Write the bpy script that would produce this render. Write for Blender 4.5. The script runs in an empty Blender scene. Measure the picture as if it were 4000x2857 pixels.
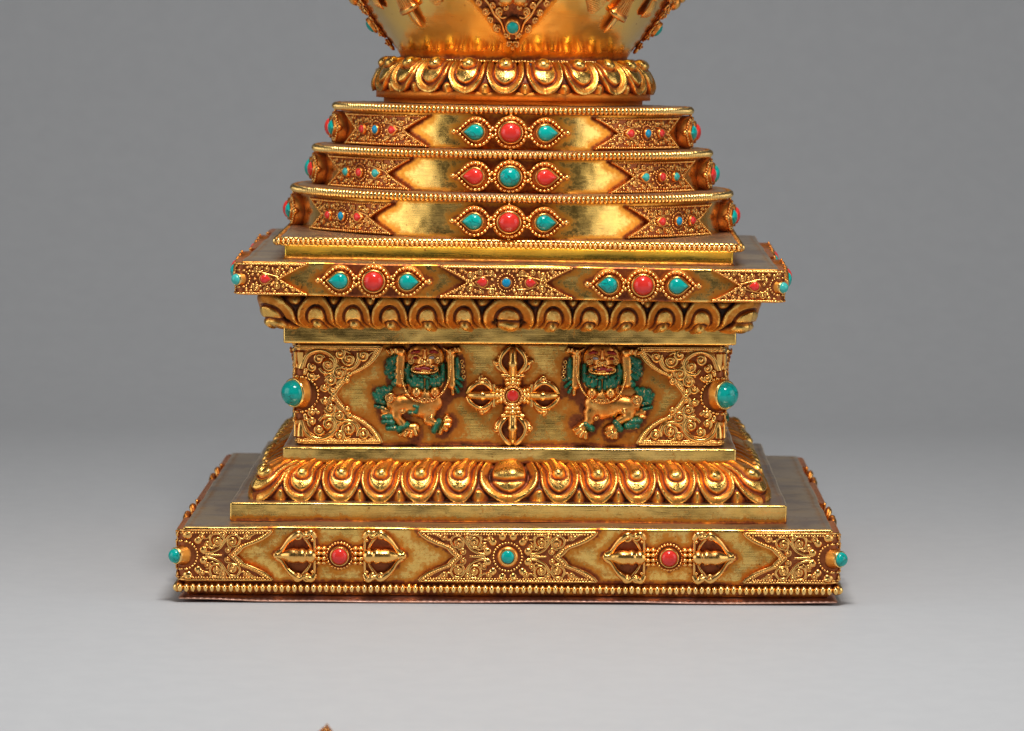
import bpy, math, random
import numpy as np
from mathutils import Matrix, Vector
random.seed(7)
sc = bpy.context.scene
COL = sc.collection
CM = 0.01
GZ0 = -.13
PI = math.pi
sin, cos = math.sin, math.cos

# ------------------------------------------------------------------ materials
def new_mat(name):
    m = bpy.data.materials.new(name); m.use_nodes = True
    nt = m.node_tree; nt.nodes.clear()
    out = nt.nodes.new('ShaderNodeOutputMaterial')
    bs = nt.nodes.new('ShaderNodeBsdfPrincipled')
    nt.links.new(bs.outputs[0], out.inputs[0])
    return m, nt, bs

class NT:
    def __init__(s, nt): s.nt = nt
    def n(s, t, **kw):
        x = s.nt.nodes.new(t)
        for k, v in kw.items():
            if hasattr(x, k): setattr(x, k, v)
        return x
    def l(s, a, b): s.nt.links.new(a, b)
    def set(s, sock, v):
        if hasattr(v, 'links') or hasattr(v, 'is_linked'): s.l(v, sock)
        else: sock.default_value = v
    def noise(s, vec, scale, detail=3, rough=.55, dist=0):
        x = s.n('ShaderNodeTexNoise'); s.l(vec, x.inputs['Vector'])
        x.inputs['Scale'].default_value = scale; x.inputs['Detail'].default_value = detail
        x.inputs['Roughness'].default_value = rough; x.inputs['Distortion'].default_value = dist
        return x.outputs['Fac']
    def mp(s, vec, sca, loc=(0, 0, 0), rot=(0, 0, 0)):
        x = s.n('ShaderNodeMapping'); s.l(vec, x.inputs['Vector'])
        x.inputs['Scale'].default_value = sca; x.inputs['Location'].default_value = loc
        x.inputs['Rotation'].default_value = rot
        return x.outputs[0]
    def m(s, op, a, b=0., c=0., clamp=False):
        x = s.n('ShaderNodeMath', operation=op); x.use_clamp = clamp
        s.set(x.inputs[0], a); s.set(x.inputs[1], b); s.set(x.inputs[2], c)
        return x.outputs[0]
    def rng(s, v, a, b, c=0., d=1., smooth=True):
        x = s.n('ShaderNodeMapRange'); x.interpolation_type = 'SMOOTHSTEP' if smooth else 'LINEAR'
        s.set(x.inputs['Value'], v)
        for k, q in (('From Min', a), ('From Max', b), ('To Min', c), ('To Max', d)):
            s.set(x.inputs[k], q)
        return x.outputs[0]
    def mix(s, f, a, b):
        x = s.n('ShaderNodeMix', data_type='RGBA')
        s.set(x.inputs[0], f)
        for sock, v in ((x.inputs[6], a), (x.inputs[7], b)):
            if isinstance(v, tuple): sock.default_value = (*v, 1)
            else: s.l(v, sock)
        return x.outputs[2]
    def bump(s, h, strength, dist, nrm=None):
        x = s.n('ShaderNodeBump'); x.inputs['Strength'].default_value = strength
        x.inputs['Distance'].default_value = dist; s.l(h, x.inputs['Height'])
        if nrm is not None: s.l(nrm, x.inputs['Normal'])
        return x.outputs[0]

def gold_mat(name, base=(.92, .66, .30), amber=(.83, .38, .075), dark=(.30, .075, .022), rough=(.20, .46),
             brush=0.0, dents=0.0, grain=.15, bias=0.0, spread=.55, tarnish=0.0):
    if 'deck' not in name and 'bare' not in name:
        base = (min(1, base[0] * 1.03), base[1] * .975, base[2] * .72); amber = (min(1, amber[0] * 1.06), amber[1], amber[2] * .8)
    m, nt, bs = new_mat(name); N = NT(nt)
    tc = N.n('ShaderNodeTexCoord'); v = N.mp(tc.outputs['Object'], (100, 100, 100))
    at = N.n('ShaderNodeAttribute', attribute_name='patina')
    n1 = N.noise(v, 1.6, 5, .62, .4); n2 = N.noise(v, 9.0, 4, .6)
    nn = N.m('MULTIPLY_ADD', n2, .45, N.m('MULTIPLY', n1, .55))
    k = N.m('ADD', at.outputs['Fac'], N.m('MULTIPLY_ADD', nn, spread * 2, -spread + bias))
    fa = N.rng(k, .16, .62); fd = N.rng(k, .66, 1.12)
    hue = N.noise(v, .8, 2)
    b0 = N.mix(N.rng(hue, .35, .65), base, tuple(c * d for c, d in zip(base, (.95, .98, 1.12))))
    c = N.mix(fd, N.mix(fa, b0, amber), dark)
    c = N.mix(N.rng(k, 1.12, 1.5), c, (.022, .010, .006))  # near-black level: shade of deep recesses put into colour, with dark residue
    if tarnish > 0:
        tn = N.noise(v, .55, 4, .6, .6)
        c = N.mix(N.rng(tn, .42, .68, 0, tarnish), c, (.36, .25, .19))
    pit = N.m('MULTIPLY', N.rng(N.noise(v, 7.5, 1), .735, .77), N.rng(n1, .40, .55))
    c = N.mix(N.m('MULTIPLY', pit, .8), c, dark)
    N.l(c, bs.inputs['Base Color'])
    bs.inputs['Metallic'].default_value = 1
    N.l(N.m('SUBTRACT', 1.0, N.m('MULTIPLY', fd, .35)), bs.inputs['Metallic'])
    rr = N.rng(n2, .3, .75, rough[0], rough[0] + .10)
    rr = N.m('ADD', rr, N.m('MULTIPLY', fa, rough[1] - rough[0]))
    N.l(rr, bs.inputs['Roughness'])
    nrm = N.bump(N.noise(v, 26, 3, .6), grain, .012 * CM * 3)
    if dents > 0:
        nrm = N.bump(N.noise(v, .75, 2, .5), dents, .08 * CM, nrm)
    if brush > 0:
        a = N.noise(N.mp(v, (.35, .35, 20)), 1.0, 5, .7, .6)
        b = N.noise(N.mp(v, (1.1, 1.1, 14), (3, 1, 5), (0, .36, 0)), 1.0, 4, .7, .8)
        sel = N.rng(N.noise(v, .45, 2), .45, .6)
        h = N.n('ShaderNodeMix', data_type='FLOAT'); N.l(sel, h.inputs[0]); N.l(a, h.inputs[2]); N.l(b, h.inputs[3])
        nrm = N.bump(h.outputs[0], brush, .02 * CM, nrm)
    N.l(nrm, bs.inputs['Normal'])
    return m

M = {}
M['plain'] = gold_mat('brushed_gilt_copper', base=(.97, .63, .22), amber=(.82, .32, .055), brush=.20, dents=1.0, grain=.03, rough=(.15, .36), spread=1.0, bias=.09)
M['dado'] = gold_mat('brushed_gilt_wall', base=(.95, .59, .19), amber=(.80, .28, .05), brush=.30, dents=1.0, grain=.03, rough=(.17, .38), spread=.95, bias=.16)
M['step'] = gold_mat('bounce_tinted_gilt_step', base=(.97, .70, .13), amber=(.80, .36, .05), brush=.30, dents=.6, grain=.03, rough=(.15, .36), spread=.5)  # deeper yellow of the double reflection put into the base colour
M['deck'] = gold_mat('tarnished_gilt_deck', base=(.64, .47, .27), amber=(.56, .29, .11), brush=.1, dents=.35, grain=.04, rough=(.34, .5), tarnish=.8, spread=.5)
M['dome'] = gold_mat('brushed_gilt_dome', base=(.97, .62, .20), amber=(.86, .35, .05), brush=.20, dents=.7, grain=.02, rough=(.15, .36), spread=.62, bias=.04)
M['relief'] = gold_mat('cast_gilt_relief', base=(.96, .56, .20), amber=(.78, .27, .055), dark=(.38, .10, .026), grain=.10, rough=(.17, .40), spread=.55, bias=.20)
M['petal'] = gold_mat('repousse_gilt', base=(.95, .59, .19), amber=(.76, .26, .045), dark=(.28, .06, .018), grain=.30, dents=.8, rough=(.20, .42), spread=.75, bias=.14)
M['petal_shaded'] = gold_mat('shaded_patinated_gilt', base=(.86, .54, .18), amber=(.58, .22, .04), dark=(.22, .055, .015), grain=.30, dents=.8, rough=(.22, .44), spread=.75, bias=.18)  # petal gilt with down-facing shade put into its colour, plus dark patina
M['bead'] = gold_mat('gilt_beading', base=(.96, .65, .28), amber=(.72, .30, .06), grain=.08, rough=(.17, .4), spread=.55, bias=.10)
M['copper'] = gold_mat('bare_copper', base=(.74, .44, .32), amber=(.48, .23, .15), dark=(.12, .05, .035), rough=(.42, .55), grain=.3, spread=.6)

def stone(name, col, veins=0.0, rough=.12, vcol=(.01, .05, .05), sss=.0):
    m, nt, bs = new_mat(name); N = NT(nt)
    tc = N.n('ShaderNodeTexCoord'); v = N.mp(tc.outputs['Object'], (100, 100, 100))
    oi = N.n('ShaderNodeObjectInfo'); va = N.n('ShaderNodeVectorMath', operation='ADD'); N.l(v, va.inputs[0])
    cx = N.n('ShaderNodeCombineXYZ'); N.l(N.m('MULTIPLY', oi.outputs['Random'], 37.0), cx.inputs[0]); N.l(cx.outputs[0], va.inputs[1]); v = va.outputs[0]
    n = N.noise(v, 3.5, 3)
    c = N.mix(N.rng(n, .3, .7), col, tuple(min(1, x * 1.18 + .004) for x in col))
    c = N.mix(N.m('MULTIPLY', oi.outputs['Random'], .30), c, tuple(x * .62 for x in col))
    if veins:
        w = N.n('ShaderNodeVectorMath', operation='ADD'); N.l(v, w.inputs[0])
        nz = N.n('ShaderNodeTexNoise'); N.l(v, nz.inputs['Vector']); nz.inputs['Scale'].default_value = 3.0
        sm = N.n('ShaderNodeVectorMath', operation='SCALE'); N.l(nz.outputs['Color'], sm.inputs[0]); sm.inputs['Scale'].default_value = .35
        N.l(sm.outputs[0], w.inputs[1])
        vo = N.n('ShaderNodeTexVoronoi', feature='DISTANCE_TO_EDGE'); N.l(w.outputs[0], vo.inputs['Vector']); vo.inputs['Scale'].default_value = 3.2
        line = N.rng(vo.outputs['Distance'], .012, .045, 1, 0)
        msk = N.rng(N.noise(v, 1.3, 2), .47, .58)
        c = N.mix(N.m('MULTIPLY', N.m('MULTIPLY', line, msk), veins), c, vcol)
    N.l(c, bs.inputs['Base Color'])
    bs.inputs['Roughness'].default_value = rough
    bs.inputs['Specular IOR Level'].default_value = .35; bs.inputs['Coat Weight'].default_value = .3; bs.inputs['Coat Roughness'].default_value = .03
    return m
M['coral'] = stone('coral_stone', (.74, .034, .024))
M['turquoise'] = stone('turquoise_stone', (.001, .37, .32), veins=.65)
M['pale_turquoise'] = stone('pale_turquoise_stone', (.05, .46, .41), veins=.3)
M['blue'] = stone('blue_stone', (.003, .28, .50), rough=.18)

def enamel(name, col, wear):
    m, nt, bs = new_mat(name); N = NT(nt)
    tc = N.n('ShaderNodeTexCoord'); v = N.mp(tc.outputs['Object'], (100, 100, 100))
    at = N.n('ShaderNodeAttribute', attribute_name='patina')
    n = N.noise(v, 11, 4, .65)
    f = N.rng(n, wear - .05, wear + .03)
    c1 = N.mix(N.rng(N.noise(v, 5, 2), .3, .7), col, tuple(x * .62 for x in col))
    c = N.mix(f, c1, (.78, .45, .16))
    rec = N.rng(N.m('ADD', at.outputs['Fac'], N.m('MULTIPLY', n, .3)), .66, .98)
    c = N.mix(rec, c, (.26, .07, .02))
    N.l(c, bs.inputs['Base Color'])
    N.l(N.m('MULTIPLY', f, .9), bs.inputs['Metallic'])
    bs.inputs['Roughness'].default_value = .34
    N.l(N.bump(N.noise(N.mp(v, (18, 18, 6)), 1.5, 2), .35, .02 * CM), bs.inputs['Normal'])
    return m
M['green'] = enamel('green_paint', (.002, .175, .092), .62)
M['red'] = enamel('red_paint', (.44, .018, .02), .64)
M['white'] = enamel('white_paint', (.62, .62, .60), .70)
M['black'] = enamel('black_paint', (.012, .012, .014), .80)

def paper():
    m, nt, bs = new_mat('grey_backdrop_paper'); N = NT(nt)
    tc = N.n('ShaderNodeTexCoord'); v = N.mp(tc.outputs['Object'], (100, 100, 100))
    f = N.noise(v, 1.1, 4, .7); g = N.noise(v, 6.5, 2)
    c = N.mix(N.rng(f, .3, .7), (.478, .484, .496), (.498, .504, .514))
    c = N.mix(N.rng(g, .775, .80, 0, .35), c, (.2, .19, .2))
    N.l(c, bs.inputs['Base Color'])
    bs.inputs['Roughness'].default_value = .55
    bs.inputs['Specular IOR Level'].default_value = .25
    N.l(N.bump(N.noise(v, 14, 3), .05, .01 * CM), bs.inputs['Normal'])
    return m
M['paper'] = paper()

# ------------------------------------------------------------------ mesh builder (cm)
class MB:
    def __init__(s, mp=None, xf=None):
        s.V = []; s.F = []; s.A = []; s.nv = 0; s.mp = mp; s.xf = xf; s.flip = False
    def add(s, P, F, pat=0.0):
        P = np.asarray(P, float).reshape(-1, 3)
        if s.xf is not None: P = s.xf(P)
        if s.mp is not None: P = s.mp(P)
        s.V.append(P)
        s.A.append(np.broadcast_to(np.asarray(pat, float), (len(P),)).copy())
        o = s.nv
        for f in F: s.F.append(tuple(i + o for i in f))
        s.nv += len(P)
    def grid(s, P, pat=0.0, wrap=False):
        """P: (rows, cols, 3)"""
        r, c = P.shape[:2]
        F = []
        cc = c if wrap else c - 1
        for j in range(r - 1):
            for i in range(cc):
                i2 = (i + 1) % c
                F.append((j * c + i, j * c + i2, (j + 1) * c + i2, (j + 1) * c + i))
        s.add(P.reshape(-1, 3), F, np.asarray(pat).reshape(-1) if np.ndim(pat) else pat)
    def tube(s, path, r, seg=6, closed=False, sq=1.0, base=.0, gain=1.0):
        p = np.asarray(path, float); n = len(p)
        r = np.broadcast_to(np.asarray(r, float), (n,))
        if closed: t = np.roll(p, -1, 0) - np.roll(p, 1, 0)
        else: t = np.gradient(p, axis=0)
        t /= np.linalg.norm(t, axis=1)[:, None] + 1e-9
        up = np.array([0, 0, 1.]); sd = np.cross(t, up)
        L = np.linalg.norm(sd, axis=1)[:, None]
        sd = np.where(L > .05, sd / (L + 1e-9), np.array([1., 0, 0]))
        u2 = np.cross(sd, t)
        ph = np.arange(seg) * 2 * PI / seg
        P = p[:, None] + r[:, None, None] * (np.cos(ph)[None, :, None] * sd[:, None] + sq * np.sin(ph)[None, :, None] * u2[:, None])
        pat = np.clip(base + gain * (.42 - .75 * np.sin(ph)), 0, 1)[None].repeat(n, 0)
        if closed:
            P = np.concatenate([P, P[:1]]); pat = np.concatenate([pat, pat[:1]])
            s.grid(P, pat, wrap=True)
        else:
            s.grid(P, pat, wrap=True)
            for k, d in ((0, -1), (n - 1, 1)):
                c = p[k] + t[k] * d * r[k] * .6
                ring = P[k]; F = [((i + 1) % seg, i, seg) if d < 0 else (i, (i + 1) % seg, seg) for i in range(seg)]
                s.add(np.vstack([ring, c]), F, np.append(pat[0], .1))
    def ball(s, c, r, seg=8, rows=6, base=0.0):
        if np.ndim(r) == 0: r = (r, r, r)
        th = np.linspace(0, PI, rows + 1); ph = np.arange(seg) * 2 * PI / seg
        st, ct = np.sin(th)[:, None], np.cos(th)[:, None]
        P = np.stack([c[0] + r[0] * st * np.cos(ph), c[1] + r[1] * st * np.sin(ph), c[2] + r[2] * ct * np.ones(seg)], -1)
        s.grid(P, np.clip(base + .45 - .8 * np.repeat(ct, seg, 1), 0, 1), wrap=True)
    def spiral(s, c, r, a0, turns, tr, n0, rise=.3, knob=True, seg=6):
        """a volute: closed in from radius r to its eye"""
        r *= random.uniform(.92, 1.08); a0 += random.uniform(-.35, .35); c = (c[0] + random.uniform(-.012, .012), c[1] + random.uniform(-.012, .012))
        k = max(8, int(abs(turns) * 14))
        u = np.linspace(0, 1, k); a = a0 + u * turns * 2 * PI
        R = r * (1 - u) ** .8 * .86 + r * .14
        tr = tr * 1.3
        if r > .035: s.ball((c[0], c[1], n0 - .01), (r * 1.02, r * 1.02, tr * 1.1), 14, 6, base=.30)
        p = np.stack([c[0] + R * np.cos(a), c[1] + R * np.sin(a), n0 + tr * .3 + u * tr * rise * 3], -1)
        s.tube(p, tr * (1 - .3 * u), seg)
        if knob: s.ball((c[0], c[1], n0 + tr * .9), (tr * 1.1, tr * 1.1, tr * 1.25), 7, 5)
    def curve(s, pts, tr, n0, seg=6, taper=None, k=14):
        p = catmull(pts, k); q = np.column_stack([p, np.full(len(p), n0 + tr * .35)])
        r = tr * 1.3 if taper is None else np.linspace(taper[0], taper[1], len(q)) * 1.25
        s.tube(q, r, seg)
    def beads(s, path, r, gap, n0, closed=False, hz=None, seg=7):
        p = np.asarray(path, float)
        if closed: p = np.vstack([p, p[:1]])
        d = np.r_[0, np.cumsum(np.linalg.norm(np.diff(p, axis=0), axis=1))]
        k = max(2, int(round(d[-1] / gap))); u = np.linspace(0, d[-1], k + (0 if not closed else 1))
        if closed: u = u[:-1]
        for x in u:
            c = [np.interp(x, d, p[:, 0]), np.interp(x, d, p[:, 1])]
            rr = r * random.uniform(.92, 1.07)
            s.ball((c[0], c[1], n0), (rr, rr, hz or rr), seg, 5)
    def build(s, name, mat, parent=None, label=None, smooth=True, rot=0, tilt=None):
        V = np.vstack(s.V) * CM
        me = bpy.data.meshes.new(name)
        me.from_pydata(V.tolist(), [], s.F)
        me.polygons.foreach_set('use_smooth', [smooth] * len(me.polygons))
        at = me.attributes.new('patina', 'FLOAT', 'POINT')
        at.data.foreach_set('value', np.concatenate(s.A).astype(np.float32))
        me.materials.append(M[mat]); me.update()
        return link(name, me, parent, label, rot, tilt)

def link(name, me, parent=None, label=None, rot=0, tilt=None):
    o = bpy.data.objects.new(name, me); COL.objects.link(o)
    if parent is not None: o.parent = parent
    if rot or tilt is not None:
        o.matrix_local = (tilt if tilt is not None else Matrix()) @ Matrix.Rotation(rot, 4, 'Z')
    if label: o['label'] = label
    return o

def catmull(pts, k=12):
    P = np.asarray(pts, float); P = np.vstack([2 * P[0] - P[1], P, 2 * P[-1] - P[-2]])
    out = []
    for i in range(1, len(P) - 2):
        for u in np.linspace(0, 1, k, endpoint=False):
            a, b, c, d = P[i - 1:i + 3]
            out.append(.5 * (2 * b + (c - a) * u + (2 * a - 5 * b + 4 * c - d) * u * u + (3 * b - a - 3 * c + d) * u ** 3))
    out.append(P[-2]); return np.array(out)

# --- maps from ornament space (s along, t up, n out) to the stupa
def flat(half):
    return lambda P: np.stack([P[:, 0], -(half + P[:, 2]), P[:, 1]], 1)
def cyl(R, th=0.0):
    def f(P):
        a = th + P[:, 0] / R
        return np.stack([(R + P[:, 2]) * np.sin(a), -(R + P[:, 2]) * np.cos(a), P[:, 1]], 1)
    return f
def fold(half, r):
    def f(P):
        u, t, n = P[:, 0], P[:, 1], P[:, 2]
        L = PI * r / 2; c = -half + r
        ph = np.clip(u / r, -PI / 4, PI / 4); ex = u - ph * r
        nx = np.cos(1.25 * PI + ph); ny = np.sin(1.25 * PI + ph)
        x = c + (r + n) * nx + np.where(ex > 0, ex, 0)
        y = c + (r + n) * ny + np.where(ex < 0, -ex, 0)
        return np.stack([x, y, t], 1)
    return f
def chain(mp, xf): return lambda P: mp(xf(P))
def xf2(ox=0, oy=0, rot=0, sx=1, sy=1, sn=1):
    c, s_ = cos(rot), sin(rot)
    def f(P):
        x, y = P[:, 0] * sx, P[:, 1] * sy
        return np.stack([ox + c * x - s_ * y, oy + s_ * x + c * y, P[:, 2] * sn], 1)
    return f

# --- swept rings
def sqpath(q, A, r):
    """q in -1..1 along one side, middle of the corner at +-1; A may be an array (rows)"""
    q = np.asarray(q)[None, :]; A = np.atleast_1d(A)[:, None]; st = A - r; Q = st + r * PI / 4
    l = q * Q; al = np.abs(l); sg = np.sign(l)
    ph = np.clip((al - st) / r, 0, PI / 4)
    x = sg * (np.minimum(al, st) + r * np.sin(ph)); y = -(A - r + r * np.cos(ph))
    return x, y, sg * np.sin(ph), -np.cos(ph), l
def wob(P, a):
    x, y, z = P[..., 0], P[..., 1], P[..., 2]
    w = np.sin(x * .9 + z * 1.7 + .4) + .7 * np.sin(y * 1.3 - x * .5 + 2) + .5 * np.sin(x * 2.3 + y * 2.1 + z)
    w2 = np.sin(x * .7 + y * .8 + 1.1) + .5 * np.sin(x * 1.9 - y * 1.5)
    Q = P.copy(); Q[..., 2] += a * w2 * .6
    rr = np.hypot(x, y) + 1e-6
    Q[..., 0] += a * w * x / rr; Q[..., 1] += a * w * y / rr
    return Q
def square_loft(mb, A, r, prof, patfn=None, per=.12, top=True, bot=False, wobble=.008, deckpat=.1, tri=None):
    """prof: (offset, z) list from bottom to top"""
    st = A - r; Q = st + r * PI / 4
    n = int(2 * st / per); q = np.concatenate([[-1, -1 + .5 * (1 - st / Q)], np.linspace(-st / Q, st / Q, n), [1 - .5 * (1 - st / Q)]])
    x, y, nx, ny, l = sqpath(q, A, r)
    rings = []; pats = []
    for j, (o, z) in enumerate(prof):
        ring = []; pr = []
        for k in range(4):
            c, s_ = cos(k * PI / 2), sin(k * PI / 2)
            X = x[0] + nx[0] * o; Y = y[0] + ny[0] * o
            ring.append(np.stack([c * X - s_ * Y, s_ * X + c * Y, np.full(len(q), z)], 1))
            pr.append(patfn(l[0], z, k) if patfn else np.zeros(len(q)))
        rings.append(np.vstack(ring)); pats.append(np.concatenate(pr))
    P = wob(np.array(rings), wobble); mb.grid(P, np.array(pats), wrap=True)
    for flag, idx in ((top, -1), (bot, 0)):
        if not flag: continue
        ring = P[idx]; rr = [ring]; pp = [pats[idx]]
        for sca, pv in ((.985, .45), (.965, .15), (.93, .0), (.85, 0), (.7, 0), (.5, 0), (.25, 0), (.0, 0)):
            g = ring.copy(); g[:, :2] *= sca; rr.append(g); pp.append(np.full(len(ring), max(pv, deckpat)))
        mb.grid(np.array(rr), np.array(pp), wrap=True)
def round_loft(mb, prof, n=256, patfn=None, wobble=.004):
    a = np.arange(n) * 2 * PI / n
    P = []; pats = []
    for R, z in prof:
        P.append(np.stack([R * np.sin(a), -R * np.cos(a), np.full(n, z)], 1))
        pats.append(patfn(a, R, z) if patfn else np.zeros(n))
    mb.grid(wob(np.array(P), wobble), np.array(pats), wrap=True)

def halo(caps, lo=None, hi=None, width=.30):
    """patina left round soldered ornaments: caps (ax, ay, ar, bx, by, br) in face units"""
    C = np.array(caps, float).reshape(-1, 6)
    def f(l, z, k=0):
        p = np.zeros(len(l))
        if len(C):
            ax, ay, ar, bx, by, br = C.T; dx, dy = bx - ax, by - ay; L2 = dx * dx + dy * dy + 1e-9
            X = np.asarray(l)[:, None]
            u = np.clip(((X - ax) * dx + (z - ay) * dy) / L2, 0, 1)
            d = (np.hypot(X - ax - u * dx, z - ay - u * dy) - (ar + (br - ar) * u)).min(1); d = np.maximum(d, 0)
            p = .66 * np.exp(-(d / width) ** 1.6) + .32 * np.exp(-(d / .06) ** 2)
        if lo is not None: p = np.maximum(p, 1.0 * math.exp(-((z - lo) / .13) ** 2))
        if hi is not None: p = np.maximum(p, .8 * math.exp(-((z - hi) / .07) ** 2))
        return p
    return f
def cap_path(pts, r, s0=0, t0=0):
    return [(s0 + a[0], t0 + a[1], r, s0 + b[0], t0 + b[1], r) for a, b in zip(pts[:-1], pts[1:])]
def dove_caps(s0, t0, L=2.07, nt=1.22, H=.5):
    o = []
    for m in (-1, 1): o += cap_path([(m * L, H), (m * nt, 0), (m * L, -H)], .04, s0, t0)
    return o + [(s0 - nt + .2, t0, .3, s0 + nt - .2, t0, .3)]
def cluster_caps(s0, t0): return [(s0 - 1.7, t0, .1, s0 - 1.05, t0, .46), (s0 - 1.05, t0, .46, s0 + 1.05, t0, .46), (s0 + 1.05, t0, .46, s0 + 1.7, t0, .1)]
def vajra_caps(s0, t0):
    o = [(s0, t0, .42, s0, t0, .42), (s0 - .75, t0, .25, s0 + .75, t0, .25)]
    for m in (-1, 1): o += [(s0 + m * .9, t0 + .55, .12, s0 + m * .9, t0 - .55, .12), (s0 + m * 1.2, t0, .6, s0 + m * 1.35, t0, .5), (s0 + m * 1.35, t0, .5, s0 + m * 2.0, t0, .08)]
    return o

# ------------------------------------------------------------------ the stupa
def root_empty(name, loc, rz, label, cat):
    o = bpy.data.objects.new(name, None); COL.objects.link(o)
    o.location = loc; o.rotation_euler = (0, 0, rz); o['label'] = label; o['category'] = cat
    o.empty_display_size = .02
    return o
stupa = root_empty('stupa', (0, 0, 0), math.radians(-.6),
                   'gilded Buddhist stupa on a stepped square base, set with coral and turquoise stones', 'stupa')
def TILT(deg, z, dx=0): return Matrix.Translation((dx * CM, 0, z * CM)) @ Matrix.Rotation(math.radians(deg), 4, 'Y') @ Matrix.Translation((0, 0, -z * CM))
TU = TILT(.60, 9.1, -.06); TL = TILT(.30, 8.2, -.03); TS = TILT(.60, 9.1, .0)
def LEAN(deg, R, z): return TU @ Matrix.Translation((0, -R * CM, z * CM)) @ Matrix.Rotation(math.radians(-deg), 4, 'X') @ Matrix.Translation((0, R * CM, -z * CM))
TT = LEAN(1.15, 4.4, 15.0)
Q4 = [k * PI / 2 for k in range(4)]
VIS = [0, PI / 2, -PI / 2]

def bev(h, z0, z1, b=.05, n=10):
    """profile bottom to top with small rounded edges"""
    p = [(-b, z0), (-b * .3, z0 + b * .3), (0, z0 + b)]
    p += [(0, z0 + b + (z1 - z0 - 2 * b) * i / n) for i in range(1, n)]
    p += [(0, z1 - b), (-b * .3, z1 - b * .3), (-b, z1)]
    return p

def plain_slab(name, A, z0, z1, items=(), mat='plain', r=.07, lo=None, hi=None, tilt=None, width=.22, wobble=.017, n=14, label=None):
    mb = MB(); square_loft(mb, A, r, bev(A, z0, z1, .045, n), halo(items, lo=lo, hi=hi, width=width), wobble=wobble, top=False, per=(.06 if items else .15))
    o = mb.build(name, mat, stupa, label, tilt=tilt)
    # its flat top, darker and tarnished
    md = MB(); q = []
    square_loft(md, A - .045, .06, [(0, z1), (0, z1 + .003)], None, wobble=wobble, deckpat=.0)
    md.build('top_plate', 'deck', o)
    return o

# ---- cabochons and settings
def out_round(n=20): return np.ones(n), np.arange(n) * 2 * PI / n
def out_drop(n=28, d=1.5):
    ph = np.arange(n) * 2 * PI / n; a = np.where(ph > PI, ph - 2 * PI, ph); al = math.acos(1 / d)
    return np.where(np.abs(a) < al, 1 / np.cos(np.abs(a) - al), 1.0), ph
def ringset(mb, c, rad, shape, rot, rings, pat):
    R, ph = (out_round() if shape == 'round' else out_drop())
    P = []
    for sc_, n in rings:
        P.append(np.stack([c[0] + rad * sc_ * R * np.cos(ph + rot), c[1] + rad * sc_ * R * np.sin(ph + rot), np.full(len(ph), n)], -1))
    mb.grid(np.array(P), np.repeat(np.asarray(pat, float)[:, None], len(ph), 1), wrap=True)
def gem_and_bezel(parent, mp, c, rad, shape, rot, col, n0, h=.5, bez=1.26, rz=0, tilt=None, dome=.62):
    g = MB(mp); u = np.linspace(0, 1, 8)
    ringset(g, c, rad, shape, rot, [(1, n0)] + [(cos(x * PI / 2), n0 + h * rad * .46 + dome * .85 * rad * sin(x * PI / 2)) for x in u], np.zeros(9))
    b = MB(mp); tp = n0 + h * rad * .55
    ringset(b, c, rad, shape, rot, [(.93, tp - .05 * rad), (1.03, tp), (1.10, tp + .05 * rad), (1.18, tp + .03 * rad), (bez, tp - .12 * rad), (bez * 1.03, n0 - .06)], [.9, .5, 0, 0, .35, .9])
    b.build('bezel', 'relief', parent)
    return g.build('gem', col, parent)

def cluster(mp, cols, rot=0, tilt=None):
    """three settings in a row: drop, round, drop, each ringed with grains"""
    wall = mp
    mp = chain(wall, lambda P: P + np.array([0, 0, .22]))
    mb = MB(mp)
    # backing
    for sx in (-1, 0, 1):
        rr = .53 if sx == 0 else .49
        a = np.arange(24) * 2 * PI / 24
        ctr = np.array([[sx * 1.07, 0, .07]])
        ringp = np.stack([sx * 1.07 + rr * np.cos(a), rr * np.sin(a), np.full(24, .06)], -1)
        P = np.array([np.repeat(ctr, 24, 0), (ringp + ctr) / 2 + [0, 0, .0], ringp, ringp * [1, 1, 0] + [0, 0, -.23]])
        mb.grid(P, np.array([[.8] * 24, [.8] * 24, [.5] * 24, [.8] * 24]), wrap=True)
        R = .455 if sx == 0 else .42
        if sx == 0: path = np.stack([R * np.cos(a), R * np.sin(a)], -1)
        else:
            d, ph = out_drop(30, 1.42); path = np.stack([sx * 1.02 + sx * R * d * np.cos(ph), R * d * np.sin(ph)], -1)
        mb.beads(path, .062, .122, .10, closed=True)
    for sx in (-1, 1):
        mb.ball((sx * 1.72, 0, .10), (.10, .10, .11), 10, 8)
        for sy in (-1, 1): mb.ball((sx * .54, sy * .12, .08), (.07, .07, .07))
    mb.ball((0, .54, .05), (.05, .06, .05)); mb.ball((0, -.54, .05), (.05, .06, .05))
    o = mb.build('gem_cluster', 'relief', stupa, None, rot=rot, tilt=tilt)
    for sx, col in zip((-1, 0, 1), cols):
        if sx == 0: gem_and_bezel(o, mp, (0, 0), .295, 'round', 0, col, .07, h=1.0, dome=.8)
        else: gem_and_bezel(o, mp, (sx * 1.04, 0), .238, 'drop', 0 if sx > 0 else PI, col, .07, h=1.1, dome=.75)
    return o
def shared(o, rot, tilt=None):
    """another part like o, on another side of the stupa"""
    c = o.copy(); COL.objects.link(c); c.parent = o.parent
    c.matrix_local = (tilt if tilt is not None else Matrix()) @ Matrix.Rotation(rot, 4, 'Z')
    for ch in list(o.children):
        d = ch.copy(); COL.objects.link(d); d.parent = c
    return c

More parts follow.
